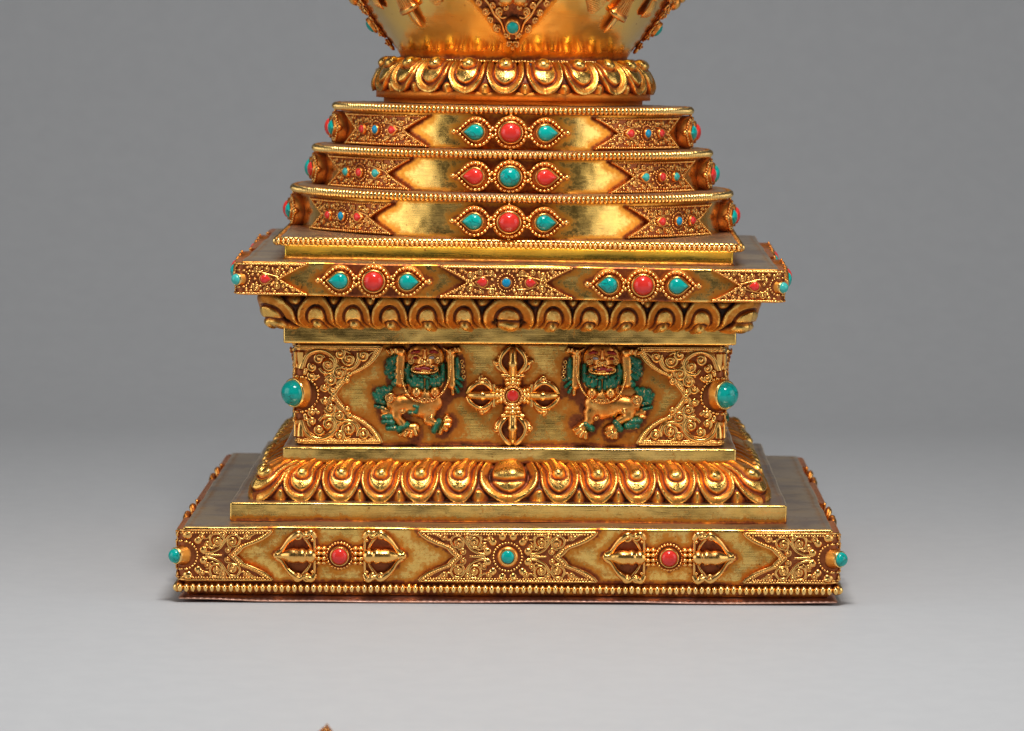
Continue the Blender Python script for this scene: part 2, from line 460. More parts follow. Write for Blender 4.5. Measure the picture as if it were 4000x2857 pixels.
def outline_plate(mb, f, H, n1, rows=24, cols=44, pat=.98):
    """plate whose half-length at height t is f(|t|)"""
    t = np.linspace(-H, H, rows); u = np.linspace(-1, 1, cols)
    L = np.array([f(abs(x)) for x in t])
    P = np.stack([L[:, None] * u[None], np.repeat(t[:, None], cols, 1), np.full((rows, cols), n1)], -1)
    mb.grid(P, pat)
    edge = np.vstack([P[0], P[:, -1], P[::-1][0][::-1], P[::-1][:, 0]])
    E = np.array([edge, edge * [1, 1, 0] + [0, 0, -.08]])
    mb.grid(E, .7, wrap=True)
def frange(f, H, k=20):
    t = np.linspace(-H, H, k); return np.array([[f(abs(x)), x] for x in t])

def volutes(mb, rnd, zone, count, rmin, rmax, tr, n0, avoid, tries=900):
    """pack small curls into a plaque field"""
    placed = []
    x0, x1, f, H = zone
    for i in range(tries):
        if len(placed) >= count: break
        r = rnd.uniform(rmin, rmax) * (1 if i < tries * .5 else .75)
        x = rnd.uniform(x0, x1); y = rnd.uniform(-H + r, H - r)
        if abs(x) > f(abs(y)) - r * 1.1: continue
        if any(math.hypot(x - a, y - b) < r + c for a, b, c in avoid + placed): continue
        placed.append((x, y, r * 1.02))
        mb.spiral((x, y), r * .85, rnd.uniform(0, 2 * PI), rnd.choice((-1, 1)) * rnd.uniform(1.1, 1.5), tr, n0)
    return placed

def dovetail(mp, cols, H=.50, rot=0, tilt=None, seed=1, corner=False):
    L, nt = 2.07, 1.22; wall = mp; mp = chain(wall, lambda P: P + np.array([0, 0, .06]))
    f = lambda t: nt + (L - nt) * (t / H) ** 1.15
    mb = MB(mp); outline_plate(mb, f, H, .075, pat=.92)
    for sx in (-1, 1):
        e = frange(f, H, 15) * [sx, 1]; e[:, 0] -= sx * .05
        e[:, 1] *= .97
        mb.tube(np.column_stack([e, np.full(len(e), .085)]), .042, 6)
        mb.beads(e, .034, .078, .115)
    for sy in (-1, 1):
        e = np.array([[-L + .12, sy * (H - .045)], [L - .12, sy * (H - .045)]])
        pth = np.column_stack([np.linspace(-L + .05, L - .05, 40), np.full(40, sy * (H - .04)), np.full(40, .08)])
        mb.tube(pth, .045, 6); mb.beads(e, .040, .090, .12)
    rnd = random.Random(seed)
    avoid = [(-.75, 0, .22), (0, 0, .31), (.75, 0, .22)]
    # paired curls, mirrored up and down, then small ones between
    for sx in (-1, 1):
        for sy in (-1, 1):
            for (x, y, r, a, tn) in ((1.12, .22, .10, 2.5, 1.3), (.48, .30, .095, .3, -1.3), (.80, .31, .085, 3.9, 1.2), (1.40, .35, .07, 3.2, -1.1), (.30, .36, .05, 0, 1.)):
                mb.spiral((sx * x, sy * y), r * 1.1, a if sx > 0 else PI - a, tn * sx * sy, .026, .08)
                avoid.append((sx * x, sy * y, r * 1.1))
            mb.curve([(sx * .35, sy * .22), (sx * .6, sy * .2), (sx * .92, sy * .12), (sx * 1.15, sy * .06)], .022, .08)
    volutes(mb, rnd, (-1.7, 1.7, f, H - .08), 60, .042, .062, .022, .08, avoid)
    a = np.arange(24) * 2 * PI / 24
    mb.beads(np.stack([.27 * np.cos(a), .27 * np.sin(a)], -1), .034, .080, .11, closed=True)
    o = mb.build('corner_plaque' if corner else 'dovetail_plaque', 'relief', stupa, None, rot=rot, tilt=tilt)
    for sx, col in zip((-1, 0, 1), cols):
        if col is None: continue
        if sx == 0: gem_and_bezel(o, mp, (0, 0), .135, 'round', 0, col, .08, h=1.4)
        else: gem_and_bezel(o, mp, (sx * .73, 0), .130, 'drop', 0 if sx > 0 else PI, col, .08, h=1.2, bez=1.32)
    return o

def diag_gem(parent, half, rc, z, rg, rb, d0, d1, col, facet=False):
    """collet and cabochon standing out along the corner's diagonal"""
    apex = half - rc + rc / math.sqrt(2)
    ax = Vector((-1, -1, 0)).normalized(); sd = Vector((1, -1, 0)).normalized()
    base = Vector((-apex, -apex, z))
    n = 28; a = np.arange(n) * 2 * PI / n
    def ring(r, d): return np.array([list(base + ax * d + sd * (r * cos(x)) + Vector((0, 0, r * sin(x)))) for x in a])
    b = MB(); rs = [(rb, d0, 1.), (rb * .97, d0 + .25 * (d1 - d0), .6), (rg * 1.14, d1 - .07, .4), (rg * 1.15, d1, 0), (rg * 1.05, d1 + .015, 0), (rg * .97, d1 - .02, .8)]
    b.grid(np.array([ring(r, d) for r, d, p in rs]), np.repeat(np.array([p for *_, p in rs])[:, None], n, 1), wrap=True)
    b.build('bezel', 'bead', parent)
    g = MB(); u = np.linspace(0, 1, 10)
    g.grid(np.array([ring(rg, d1 - .06)] + [ring(rg * cos(x * PI / 2) + 1e-4, d1 + .92 * rg * sin(x * PI / 2)) for x in u]), 0.0, wrap=True)
    g.build('gem', col, parent)

def bead_square(A, z, pitch, rs, rz, rn, name, tilt=None, ext=0.0, core=True):
    mb = MB()
    for k in range(4):
        xf = (lambda k: (lambda P: np.stack([cos(k * PI / 2) * P[:, 0] - sin(k * PI / 2) * P[:, 1], sin(k * PI / 2) * P[:, 0] + cos(k * PI / 2) * P[:, 1], P[:, 2]], 1)))(k)
        m = flat(A); mb.mp = chain(xf, m)
        n = int(round(2 * (A + ext) / pitch)); xs = np.linspace(-A - ext + pitch / 2, A + ext - pitch / 2, n)
        for i, x in enumerate(xs):
            j = random.uniform(.93, 1.05)
            mb.ball((x, z + random.uniform(-.008, .008), 0), (rs * j, rz * j, rn), 10, 8, base=.05)
        if core:
            mb.tube(np.array([[x, z, -.06] for x in np.linspace(-A - ext, A + ext, 30)]), rz * .42, 6, base=.9)
    mb.mp = None
    return mb.build(name, 'bead', stupa, tilt=tilt)
def bead_round(R, z, pitch, rs, rz, rn, name, tilt=None, parent=None):
    mb = MB(cyl(R)); n = int(round(2 * PI * R / pitch))
    for i in range(n):
        j = random.uniform(.94, 1.05)
        mb.ball((i * 2 * PI * R / n, z + random.uniform(-.006, .006), 0), (rs * j, rz * j, rn), 10, 8, base=.05)
    a = np.linspace(0, 2 * PI * R, 181)
    mb.tube(np.column_stack([a, np.full(181, z), np.full(181, -.06)]), rz * .42, 6, base=.9)
    return mb.build(name, 'bead', parent or stupa, tilt=tilt)

# ---- lotus mouldings: repousse height fields
def smooth(a, b, x): 
    u = np.clip((x - a) / (b - a), 0, 1); return u * u * (3 - 2 * u)
def petal(a, v, W, kind, bwk=1.0, bvk=1.0, vb=.50, vc=.56, ri=.60, cut=.22):
    """a: -1..1 across, v: 0 root..1 tip -> height, patina"""
    lo = np.maximum(v - vc, 0) / (1 - vc)
    r = np.hypot(a, lo) - .05 * smooth(.55, 1, v) * (1 - np.abs(a)) ** 2
    rim = smooth(1.0, .94, r)
    g0, g1 = ri + .03, ri + .12
    band = .34 + .26 * smooth(g1 - .02, .93, r)
    groove = smooth(g1, g1 - .05, r) * smooth(ri - .07, ri, r)
    inner = .38 + .24 * np.sqrt(np.clip(1 - (r / ri) ** 2, 0, 1))
    h = np.where(r < ri, inner, band) - cut * groove
    h = h * rim + .06 * (1 - rim)
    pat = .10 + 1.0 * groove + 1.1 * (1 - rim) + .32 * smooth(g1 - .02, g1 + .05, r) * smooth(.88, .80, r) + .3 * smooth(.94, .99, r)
    cr = np.exp(-(a / .05) ** 2) * smooth(vc + .1, vc + .3, v) * rim
    h = h + .05 * cr
    wide = kind == 'wide'
    bw = (.31 if not wide else .60) * bwk; bv = (.105 if not wide else .125) * bvk
    dv = v - vb
    b2 = (a / bw) ** 2 + (dv / bv) ** 2
    bulb = np.sqrt(np.clip(1 - b2, 0, 1))
    ring = np.exp(-((np.sqrt(b2) - 1.14) / .20) ** 2) * smooth(vb - .06, vb + .02, v)
    # the tail runs up from the bulb, with grooves at both sides
    tw = bw * (1.0 - .25 * smooth(vb, vb - .4, v))
    tail = np.exp(-(a / (tw * .85)) ** 4) * smooth(vb + .01, vb - .03, v)
    tgr = np.exp(-((np.abs(a) - tw * 1.12) / .075) ** 2) * smooth(vb + .02, vb - .06, v)
    cleft = np.exp(-(a / .12) ** 2) * np.exp(-((v - vb - bv * 1.6) / .04) ** 2)
    h = h + (.50 if not wide else .42) * bulb - .24 * ring + (.16 if not wide else .10) * tail * (1 - bulb) - .12 * tgr + .07 * cleft
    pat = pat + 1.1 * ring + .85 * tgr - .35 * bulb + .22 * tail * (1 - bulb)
    leaf = smooth(.74, .84, v) * smooth(1.01, 1.08, r) * np.clip((np.abs(a) - .58) / .42, 0, 1)
    h = h + .34 * leaf
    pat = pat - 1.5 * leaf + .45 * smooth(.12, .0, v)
    env = smooth(0, .10, v)
    return h * (.45 + .55 * env), np.clip(pat, 0, 1.25)

def lotus_strip(centres, halfw, q, V, ratio=None, **kw):
    qq = np.asarray(q)[None]; v = np.asarray(V)[:, None]
    if ratio is not None:
        w = smooth(.84, .985, np.abs(qq)); qq = qq * ((1 - w) * ratio[:, None] + w)
    qq = qq + 0 * v
    sh = .026 * smooth(.46, .0, v) * smooth(0, .13, np.abs(qq)) * smooth(1, .93, np.abs(qq))
    qq = qq + np.sign(qq) * sh                       # roots lean towards the middle of the side
    best = np.full(qq.shape, 9.); wide = np.zeros(qq.shape, bool)
    for c, w in zip(centres, halfw):
        d = (qq - c) / w; m = np.abs(d) < np.abs(best)
        best = np.where(m, d, best); wide = np.where(m, w > .1, wide)
    v = np.repeat(v, qq.shape[1], 1)
    h1, p1 = petal(best, v, 1, 'n', **kw); h2, p2 = petal(best, v, 1, 'wide', **kw)
    return np.where(wide, h2, h1), np.where(wide, p2, p1)

def lotus_square(name, prof, centres, halfw, rc, hs, nq=520, nv=56, tilt=None, mat='petal', **kw):
    pr = catmull(prof, 20); d = np.r_[0, np.cumsum(np.linalg.norm(np.diff(pr, axis=0), axis=1))]; d /= d[-1]
    V = np.linspace(0, 1, nv); A = np.interp(V, d, pr[:, 0]); Z = np.interp(V, d, pr[:, 1])
    dA = np.gradient(A); dZ = np.gradient(Z); L = np.hypot(dA, dZ); no = np.abs(dZ) / L; nz = dA / L * (1 if dZ.mean() < 0 else -1)
    q = np.linspace(-1, 1, nq)[:-1]
    H, pat = lotus_strip(centres, halfw, q + .0022 * np.sin(q * 41) * (np.abs(q) < .93), V + 0, ratio=(A / A[-1]) ** .85, **kw); H = H * hs * (1 + .09 * np.sin(q * 33 + 1)[None] + .05 * np.sin(q * 71)[None])
    x, y, nx, ny, l = sqpath(q, A, rc)
    mb = MB(); X = x + nx * H * no[:, None]; Y = y + ny * H * no[:, None]; Zz = Z[:, None] + H * nz[:, None]
    P = []; PP = []
    for k in range(4):
        c, s_ = cos(k * PI / 2), sin(k * PI / 2)
        P.append(np.stack([c * X - s_ * Y, s_ * X + c * Y, Zz], -1)); PP.append(pat)
    mb.grid(wob(np.concatenate(P, 1), .012), np.concatenate(PP, 1), wrap=True)
    return mb.build(name, mat, stupa, tilt=tilt)

def lotus_round(name, prof, n, off, hs, tilt=None, per=64, nv=60):
    pr = catmull(prof, 20); d = np.r_[0, np.cumsum(np.linalg.norm(np.diff(pr, axis=0), axis=1))]; d /= d[-1]
    V = np.linspace(0, 1, nv); A = np.interp(V, d, pr[:, 0]); Z = np.interp(V, d, pr[:, 1])
    dA = np.gradient(A); dZ = np.gradient(Z); L = np.hypot(dA, dZ); no = np.abs(dZ) / L; nz = dA / L
    N = n * per; th = np.arange(N) * 2 * PI / N
    a = ((np.arange(N) % per) / per * 2 - 1) * 1.02
    h, pat = petal(np.repeat(a[None], nv, 0), np.repeat(V[:, None], N, 1), 1, 'n', 1.2, 1.25, .33, .50)
    th = th + off - PI / n
    R = A[:, None] + h * hs * no[:, None]; z = Z[:, None] + h * hs * nz[:, None]
    P = np.stack([R * np.sin(th), -R * np.cos(th), z], -1)
    mb = MB(); mb.grid(wob(P, .006), pat, wrap=True)
    return mb.build(name, 'petal', stupa, tilt=tilt)

# ======================= base tier
mb = MB()
q = np.linspace(-1, 1, 120)[:-1]
def sheet_ring(A, zf):
    x, y, nx, ny, l = sqpath(q, A, .12); ring = []
    for k in range(4):
        c, s_ = cos(k * PI / 2), sin(k * PI / 2)
        ring.append(np.stack([c * x[0] - s_ * y[0], s_ * x[0] + c * y[0], [zf(t, k) for t in l[0]]], 1))
    return np.vstack(ring)
def lift(t, k):
    u = t / 10 + k * 1.7
    return -.085 + .016 * sin(u * 3.1 + .6) + .012 * sin(u * 7.3) + (.085 if k == 0 and t < 0 else .045) * smooth(.70, 1.0, abs(t) / 10) + .005 * sin(u * 19)
rs = [sheet_ring(9.6, lambda t, k: -.03), sheet_ring(10.02, lambda t, k: lift(t, k) - .022), sheet_ring(10.13, lambda t, k: lift(t, k) - .006), sheet_ring(10.15, lambda t, k: lift(t, k) + .018), sheet_ring(10.12, lambda t, k: lift(t, k) + .04), sheet_ring(9.98, lambda t, k: .5 * lift(t, k) + .075), sheet_ring(9.6, lambda t, k: .08)]
mb.grid(np.array(rs), .30, wrap=True)
mb.build('bottom_sheet', 'copper', stupa, 'thin wavy copper sheet closing the underside')
mb = MB(); square_loft(mb, 9.9, .08, [(-.3, .04), (-.10, .07), (-.02, .13), (0, .24), (0, .5)], lambda l, z, k: np.full(len(l), .85), wobble=.01, top=False)
mb.build('foot', 'plain', stupa)

ZB = 1.345
def base_f(t, H=.78):
    P = [(0, 1.60), (.09, 1.72), (.17, 1.80), (.25, 1.85), (.31, 1.97), (.40, 2.22), (.52, 2.48), (.66, 2.68), (.78, 2.78)]
    return float(np.interp(t, [p[0] for p in P], [p[1] for p in P]))
def plaque_caps(f, H, s0, t0):
    t = np.linspace(-H, H, 25); o = []
    for m in (-1, 1): o += cap_path([(m * f(abs(x)), x) for x in t], .04, s0, t0)
    return o
items = plaque_caps(base_f, .78, 0, ZB) + plaque_caps(base_f, .78, -10.1, ZB) + plaque_caps(base_f, .78, 10.1, ZB) + vajra_caps(-5.16, ZB) + vajra_caps(4.95, ZB)
plain_slab('base_slab', 9.97, .45, 2.2, items, lo=.5, width=.26, n=30)
bead_square(10.14, .34, .195, .100, .150, .16, 'bead_border', ext=.02)

# plaque of the base
def base_f(t, H=.78):
    P = [(0, 1.60), (.09, 1.72), (.17, 1.80), (.25, 1.85), (.31, 1.97), (.40, 2.22), (.52, 2.48), (.66, 2.68), (.78, 2.78)]
    return float(np.interp(t, [p[0] for p in P], [p[1] for p in P]))
def base_plaque(mp, corner=False, rot=0):
    H = .78; wall = mp; mp = chain(wall, lambda P: P + np.array([0, 0, .07])); mb = MB(mp); outline_plate(mb, base_f, H, .07, 44, 60, pat=.98)
    for sx in (-1, 1):
        e = frange(base_f, H - .02, 44) * [sx, 1]; e[:, 0] -= sx * .03
        mb.tube(np.column_stack([e, np.full(len(e), .10)]), .055, 6)
        e2 = e.copy(); e2[:, 0] -= sx * .17; e2 = e2[3:-3]
        mb.tube(np.column_stack([e2, np.full(len(e2), .085)]), .036, 6); e3 = e.copy(); e3[:, 0] -= sx * .095; mb.beads(e3[2:-2], .046, .075, .10, hz=.055)
    for sy in (-1, 1):
        pth = np.column_stack([np.linspace(-2.68, 2.68, 60), np.full(60, sy * (H - .02)), np.full(60, .09)]); mb.tube(pth, .035, 6)
        mb.beads(np.array([[-2.45, sy * (H - .09)], [2.45, sy * (H - .09)]]), .038, .085, .11)
    k = 1 / 291.5   # drawing unit
    def V(*a): return [(x * k, y * k) for x, y in a]
    for sx in (-1, 1):
        for sy in (-1, 1):
            def T(pts): return [(sx * x * k, -sy * y * k) for x, y in pts]
            def sp(x, y, r, a, t): 
                a_ = a if sx > 0 else PI - a
                a_ = a_ if sy > 0 else -a_
                mb.spiral((sx * x * k, -sy * y * k), r * k * 1.12, a_, t * sx * sy, .034 if r > 40 else .028, .075)
            mb.curve(T([(175, -22), (250, -28), (325, -62), (375, -125), (420, -180), (480, -182), (508, -140), (488, -95), (440, -80)]), .036, .08)
            sp(443, -118, 46, -1.6, -1.25); 
            mb.curve(T([(340, -75), (365, -150), (330, -190), (262, -188), (240, -140), (262, -90), (310, -82)]), .034, .08)
            sp(300, -128, 44, -1.9, 1.3)
            sp(168, -165, 26, 1, 1.2); mb.curve(T([(190, -150), (225, -160), (245, -185)]), .026, .08)
            sp(215, -88, 27, 2, -1.2); mb.curve(T([(232, -70), (262, -62), (285, -80)]), .026, .08)
            sp(358, -178, 30, 1, 1.2); sp(570, -172, 32, 2, -1.2)
            sp(398, -42, 26, 1, 1.2); mb.curve(T([(420, -60), (440, -80)]), .026, .08)
            mb.curve(T([(600, -178), (640, -196), (700, -212)]), .03, .07, taper=(.05, .01))
            mb.curve(T([(515, -150), (540, -150), (560, -190)]), .026, .08)
            mb.curve(T([(345, -6), (300, -2), (200, -8)]), .03, .08, taper=(.01, .04))
    rg = .62
    for i in range(12):
        a = (i + .5) * PI / 6
        c = (rg * cos(a), rg * sin(a))
        mb.xf = xf2(c[0], c[1], a); mb.ball((.02, 0, .09), (.135, .125, .07), 10, 6); mb.ball((.085, 0, .12), (.055, .11, .05), 8, 6); mb.xf = None
    a = np.arange(24) * 2 * PI / 24
    mb.beads(np.stack([.44 * np.cos(a), .44 * np.sin(a)], -1), .042, .095, .13, closed=True)
    o = mb.build('corner_plaque' if corner else 'floral_plaque', 'relief', stupa, rot=rot)
    if not corner:
        gem_and_bezel(o, mp, (0, 0), .20, 'round', 0, 'turquoise', .09, h=.9, bez=1.6)
    return o
def up(z): return lambda P: P + np.array([0, z, 0])
p = base_plaque(chain(flat(10.0), up(ZB)))
for r in VIS[1:]: shared(p, r)
for r0 in (0, PI / 2):
    p = base_plaque(chain(fold(10.0, .16), up(ZB)), corner=True)
    diag_gem(p, 10.0, .16, ZB - .02, .225, .34, .0, .36, 'turquoise')
    p.matrix_local = Matrix.Rotation(r0, 4, 'Z'); shared(p, r0 + PI)

def vajra(mp, rot=0):
    mb = MB(mp); k = 1 / 265.
    for sx in (-1, 1):
        def T(pts): return [(sx * x * k, y * k) for x, y in pts]
        # lotus collars
        for x in (128, 172):
            for y in (-58, -22, 20, 58):
                mb.ball((sx * x * k, y * k, .16 - abs(y) * .0012), (.11, .085, .13), 8, 6, base=.1)
        mb.curve(T([(206, -150), (203, -60), (203, 60), (206, 150)]), .034, .16)
        for sy in (-1, 1):
            p = np.array([(sx * x * k, sy * y * k, n) for x, y, n in ((200, 148, .16), (232, 190, .2), (285, 168, .22), (330, 188, .22), (375, 158, .20), (425, 112, .17), (470, 48, .13), (512, 16, .10))])
            pc = np.column_stack([catmull(p[:, :2], 10), np.interp(np.linspace(0, 1, 71), np.linspace(0, 1, 8), p[:, 2])])
            mb.tube(pc, .092 + .02 * np.sin(np.linspace(0, 14, len(pc))), 8)
            mb.spiral((sx * 268 * k, sy * 172 * k), 34 * k, 0, sx * 1.2, .042, .2); mb.spiral((sx * 338 * k, sy * 172 * k), 36 * k, PI, -sx * 1.2, .044, .2)
            mb.ball((sx * 222 * k, sy * 130 * k, .2), .06)
            mb.curve(T([(300, sy * 160), (262, sy * 110), (240, sy * 70), (222, sy * 30)]), .04, .1, taper=(.055, .03))
        # central prong: stepped bar standing off the wall
        pr = [(205, .10, .18), (225, .13, .20), (250, .135, .21), (262, .11, .21), (276, .11, .21), (290, .14, .22), (315, .14, .22), (330, .12, .22), (370, .135, .21), (410, .12, .19), (460, .075, .15), (500, .06, .12), (522, .085, .11), (538, .05, .10)]
        q = np.array([(sx * x * k, 0, n) for x, r, n in pr]); mb.tube(q, np.array([r for _, r, _ in pr]) * 1.75, 10)
        # dark ovals: shade and residue of the open gaps put into colour
        a = np.arange(20) * 2 * PI / 20
        for sy in (-1, 1):
            g = np.stack([sx * (320 + 80 * np.cos(a)) * k, sy * (92 + 42 * np.sin(a)) * k, np.full(20, .012)], -1)
            mb.grid(np.array([g, np.repeat(g.mean(0)[None], 20, 0)]), 1.0, wrap=True)
    a = np.arange(24) * 2 * PI / 24
    mb.beads(np.stack([.40 * np.cos(a), .40 * np.sin(a)], -1), .05, .095, .12, closed=True)
    o = mb.build('vajra', 'relief', stupa, rot=rot)
    gem_and_bezel(o, mp, (0, 0), .245, 'round', 0, 'coral', .1, h=1.9, bez=1.22, dome=.75)
    return o
for s0 in (-5.16, 4.95):
    v = vajra(chain(flat(10.0), xf2(s0, ZB)))
    for r in VIS[1:]: shared(v, r)

# ======================= steps and lower lotus
plain_slab('plinth_step', 8.64, 2.2, 2.78, lo=2.22, wobble=.014)
mb = MB(); square_loft(mb, 8.0, .1, [(0, 2.78), (0, 3.0)], lambda l, z, k: np.full(len(l), .95)); 
mb.build('lotus_core', 'petal', stupa)
LC = [0, .2, .355, .51, .667, .825]; LW = [.118, .078, .078, .078, .079, .078]
cent = LC + [-c for c in LC[1:]] + [1, -1]; hw = LW + LW[1:] + [.098, .098]
lotus_square('lotus_moulding', [(6.95, 3.80), (7.28, 3.72), (7.62, 3.54), (7.84, 3.32), (7.97, 3.10), (8.0, 2.92), (7.96, 2.79)], cent, hw, .5, .30)
plain_slab('plinth_slab', 7.09, 3.84, 4.36, lo=3.86, wobble=.014)

# ======================= dado
ZD = 5.98
def dado_f(t):
    P = [(0, 1.16), (.12, 1.22), (.30, 1.36), (.50, 1.54), (.62, 1.64), (.68, 1.72), (.76, 1.92), (.90, 2.16), (1.05, 2.34), (1.25, 2.50), (1.4, 2.58), (1.55, 2.64)]
    return float(np.interp(t, [p[0] for p in P], [p[1] for p in P]))
ditems = plaque_caps(dado_f, 1.54, -6.79, ZD) + plaque_caps(dado_f, 1.54, 6.79, ZD)
for m, s0 in ((1, -2.66), (-1, 2.90)):   # footprint of each lion
    for ax, ay, ar, bx, by, br in ((-.15, 1.2, .45, .15, 1.2, .45), (-.75, 1.2, .2, -.8, .4, .18), (.8, 1.2, .2, .85, .1, .2), (-1.15, 1.0, .1, -1.0, .35, .12), (1.1, 1.1, .08, 1.15, .1, .12), (-.3, .3, .5, .5, .2, .5),
                                   (-.8, -.35, .35, .3, -.35, .35), (-1.45, .05, .15, -1.2, -.4, .25), (-1.25, -.75, .12, -.9, -.9, .2), (-.9, -.8, .15, -.3, -1.2, .25), (.15, -.7, .2, .4, -1.05, .2), (.5, -1.15, .2, .8, -.85, .2)):
        ditems.append((s0 + m * ax, ZD + ay, ar, s0 + m * bx, ZD + by, br))
for dx, dy in ((1, 0), (-1, 0), (0, 1), (0, -1)): ditems += [(.1, ZD, .4, .1 + dx * .5, ZD + dy * .5, .25), (.1 + dx * .95, ZD + dy * .95, .42, .1 + dx * 1.1, ZD + dy * 1.1, .35), (.1 + dx * 1.1, ZD + dy * 1.1, .35, .1 + dx * 1.5, ZD + dy * 1.5, .08)]
plain_slab('dado', 6.64, 4.36, 7.62, ditems, lo=4.4, hi=7.6, width=.30, n=54, mat='dado')
def dado_f(t):
    P = [(0, 1.16), (.12, 1.22), (.30, 1.36), (.50, 1.54), (.62, 1.64), (.68, 1.72), (.76, 1.92), (.90, 2.16), (1.05, 2.34), (1.25, 2.50), (1.4, 2.58), (1.55, 2.64)]
    return float(np.interp(t, [p[0] for p in P], [p[1] for p in P]))
def dado_corner(mp):
    H = 1.54; mb = MB(mp); outline_plate(mb, dado_f, H, .07, 60, 60, pat=.92)
    for sx in (-1, 1):
        e = frange(dado_f, H - .03, 70) * [sx, 1]
        for off, tr, n in ((.02, .045, .09), (.16, .04, .09)):
            g = e.copy(); g[:, 0] -= sx * off; mb.tube(np.column_stack([g, np.full(len(g), n)]), tr, 6)
        g = e.copy(); g[:, 0] -= sx * .09; mb.beads(g[1:-1], .06, .062, .085, hz=.06)
        for sy in (-1, 1):
            mb.ball((sx * (dado_f(.66) - .10), sy * .66, .12), (.1, .1, .07)); 
        mb.ball((sx * (dado_f(0) - .08), 0, .12), (.1, .1, .07))
    for sy in (-1, 1):
        y = sy * (H - .07)
        for dy, tr in ((.055, .03), (-.055, .03)):
            mb.tube(np.column_stack([np.linspace(-2.55, 2.55, 60), np.full(60, y + dy), np.full(60, .09)]), tr, 6)
        mb.beads(np.array([[-2.5, y], [2.5, y]]), .05, .062, .09, hz=.05)
    k = 1 / 355.6
    for sx in (-1, 1):
        for sy in (-1, 1):
            def C(x, y): return (sx * (x - 325) * k, -sy * (y - 685) * k)
            def T(pts): return [C(x, y) for x, y in pts]
            def sp(x, y, r, a, t, tr=.046):
                r *= 1.25; tr = .052
                a_ = a if sx > 0 else PI - a
                a_ = -a_ if sy < 0 else a_
                mb.spiral(C(x, y), r * k, a_, t * sx * sy, tr, .075, seg=6)
            mb.curve(T([(352, 395), (400, 260), (500, 195), (620, 200), (715, 270), (735, 350), (690, 430), (600, 440), (550, 390)]), .05, .08)
            sp(545, 285, 46, .5, 1.4); sp(655, 352, 58, 1.2, -1.4); sp(472, 378, 38, 2, 1.2)
            mb.curve(T([(728, 330), (790, 375), (880, 390), (955, 350), (985, 280), (1000, 250)]), .048, .08)
            sp(882, 292, 62, 2.2, 1.5); sp(780, 232, 42, 1, -1.3); sp(1042, 245, 50, 3, 1.4)
            mb.curve(T([(820, 215), (850, 200), (900, 225)]), .036, .08)
            sp(778, 446, 52, 1, 1.5); sp(676, 525, 52, 2.6, -1.5)
            mb.curve(T([(735, 400), (700, 460), (640, 500), (620, 540)]), .04, .08)
            mb.curve(T([(1090, 250), (1130, 215), (1180, 200)]), .03, .08, taper=(.05, .015))
            mb.curve(T([(350, 215), (352, 330), (360, 390)]), .04, .09, taper=(.07, .03))
            # broad low ribbons that the curls grow from
            for rb in ([(352, 395), (400, 260), (500, 195), (620, 200), (715, 270), (735, 350), (690, 430), (600, 440)], [(728, 330), (790, 375), (880, 390), (955, 350), (1000, 250)], [(735, 400), (720, 480), (660, 560), (650, 640)], [(840, 410), (800, 500), (730, 560)]):
                pth = catmull(T(rb), 10); mb.tube(np.column_stack([pth, np.full(len(pth), .075)]), .125, 8, sq=.38, base=.28)
            sp(470, 480, 34, 2, 1.2); sp(860, 520, 30, 1, 1.2); sp(610, 610, 34, 0, -1.2); sp(700, 640, 32, 2, 1.2)
    for i in range(12):
        a = (i + .5) * PI / 6 * 1.0; c = (.78 * cos(a), .74 * sin(a))
        mb.xf = xf2(c[0], c[1], a); mb.ball((0, 0, .10), (.15, .075, .07), 8, 6); mb.ball((.07, 0, .13), (.06, .08, .06), 8, 6); mb.xf = None
    a = np.arange(30) * 2 * PI / 30
    mb.beads(np.stack([.60 * np.cos(a), .56 * np.sin(a)], -1), .055, .115, .14, closed=True)
    return mb.build('corner_plaque', 'relief', stupa)
for r0 in (0, PI / 2):
    p = dado_corner(chain(fold(6.64, .14), up(ZD)))
    diag_gem(p, 6.64, .14, ZD + .05, .405, .54, -.02, .27, 'turquoise')
    p.matrix_local = Matrix.Rotation(r0, 4, 'Z'); shared(p, r0 + PI)

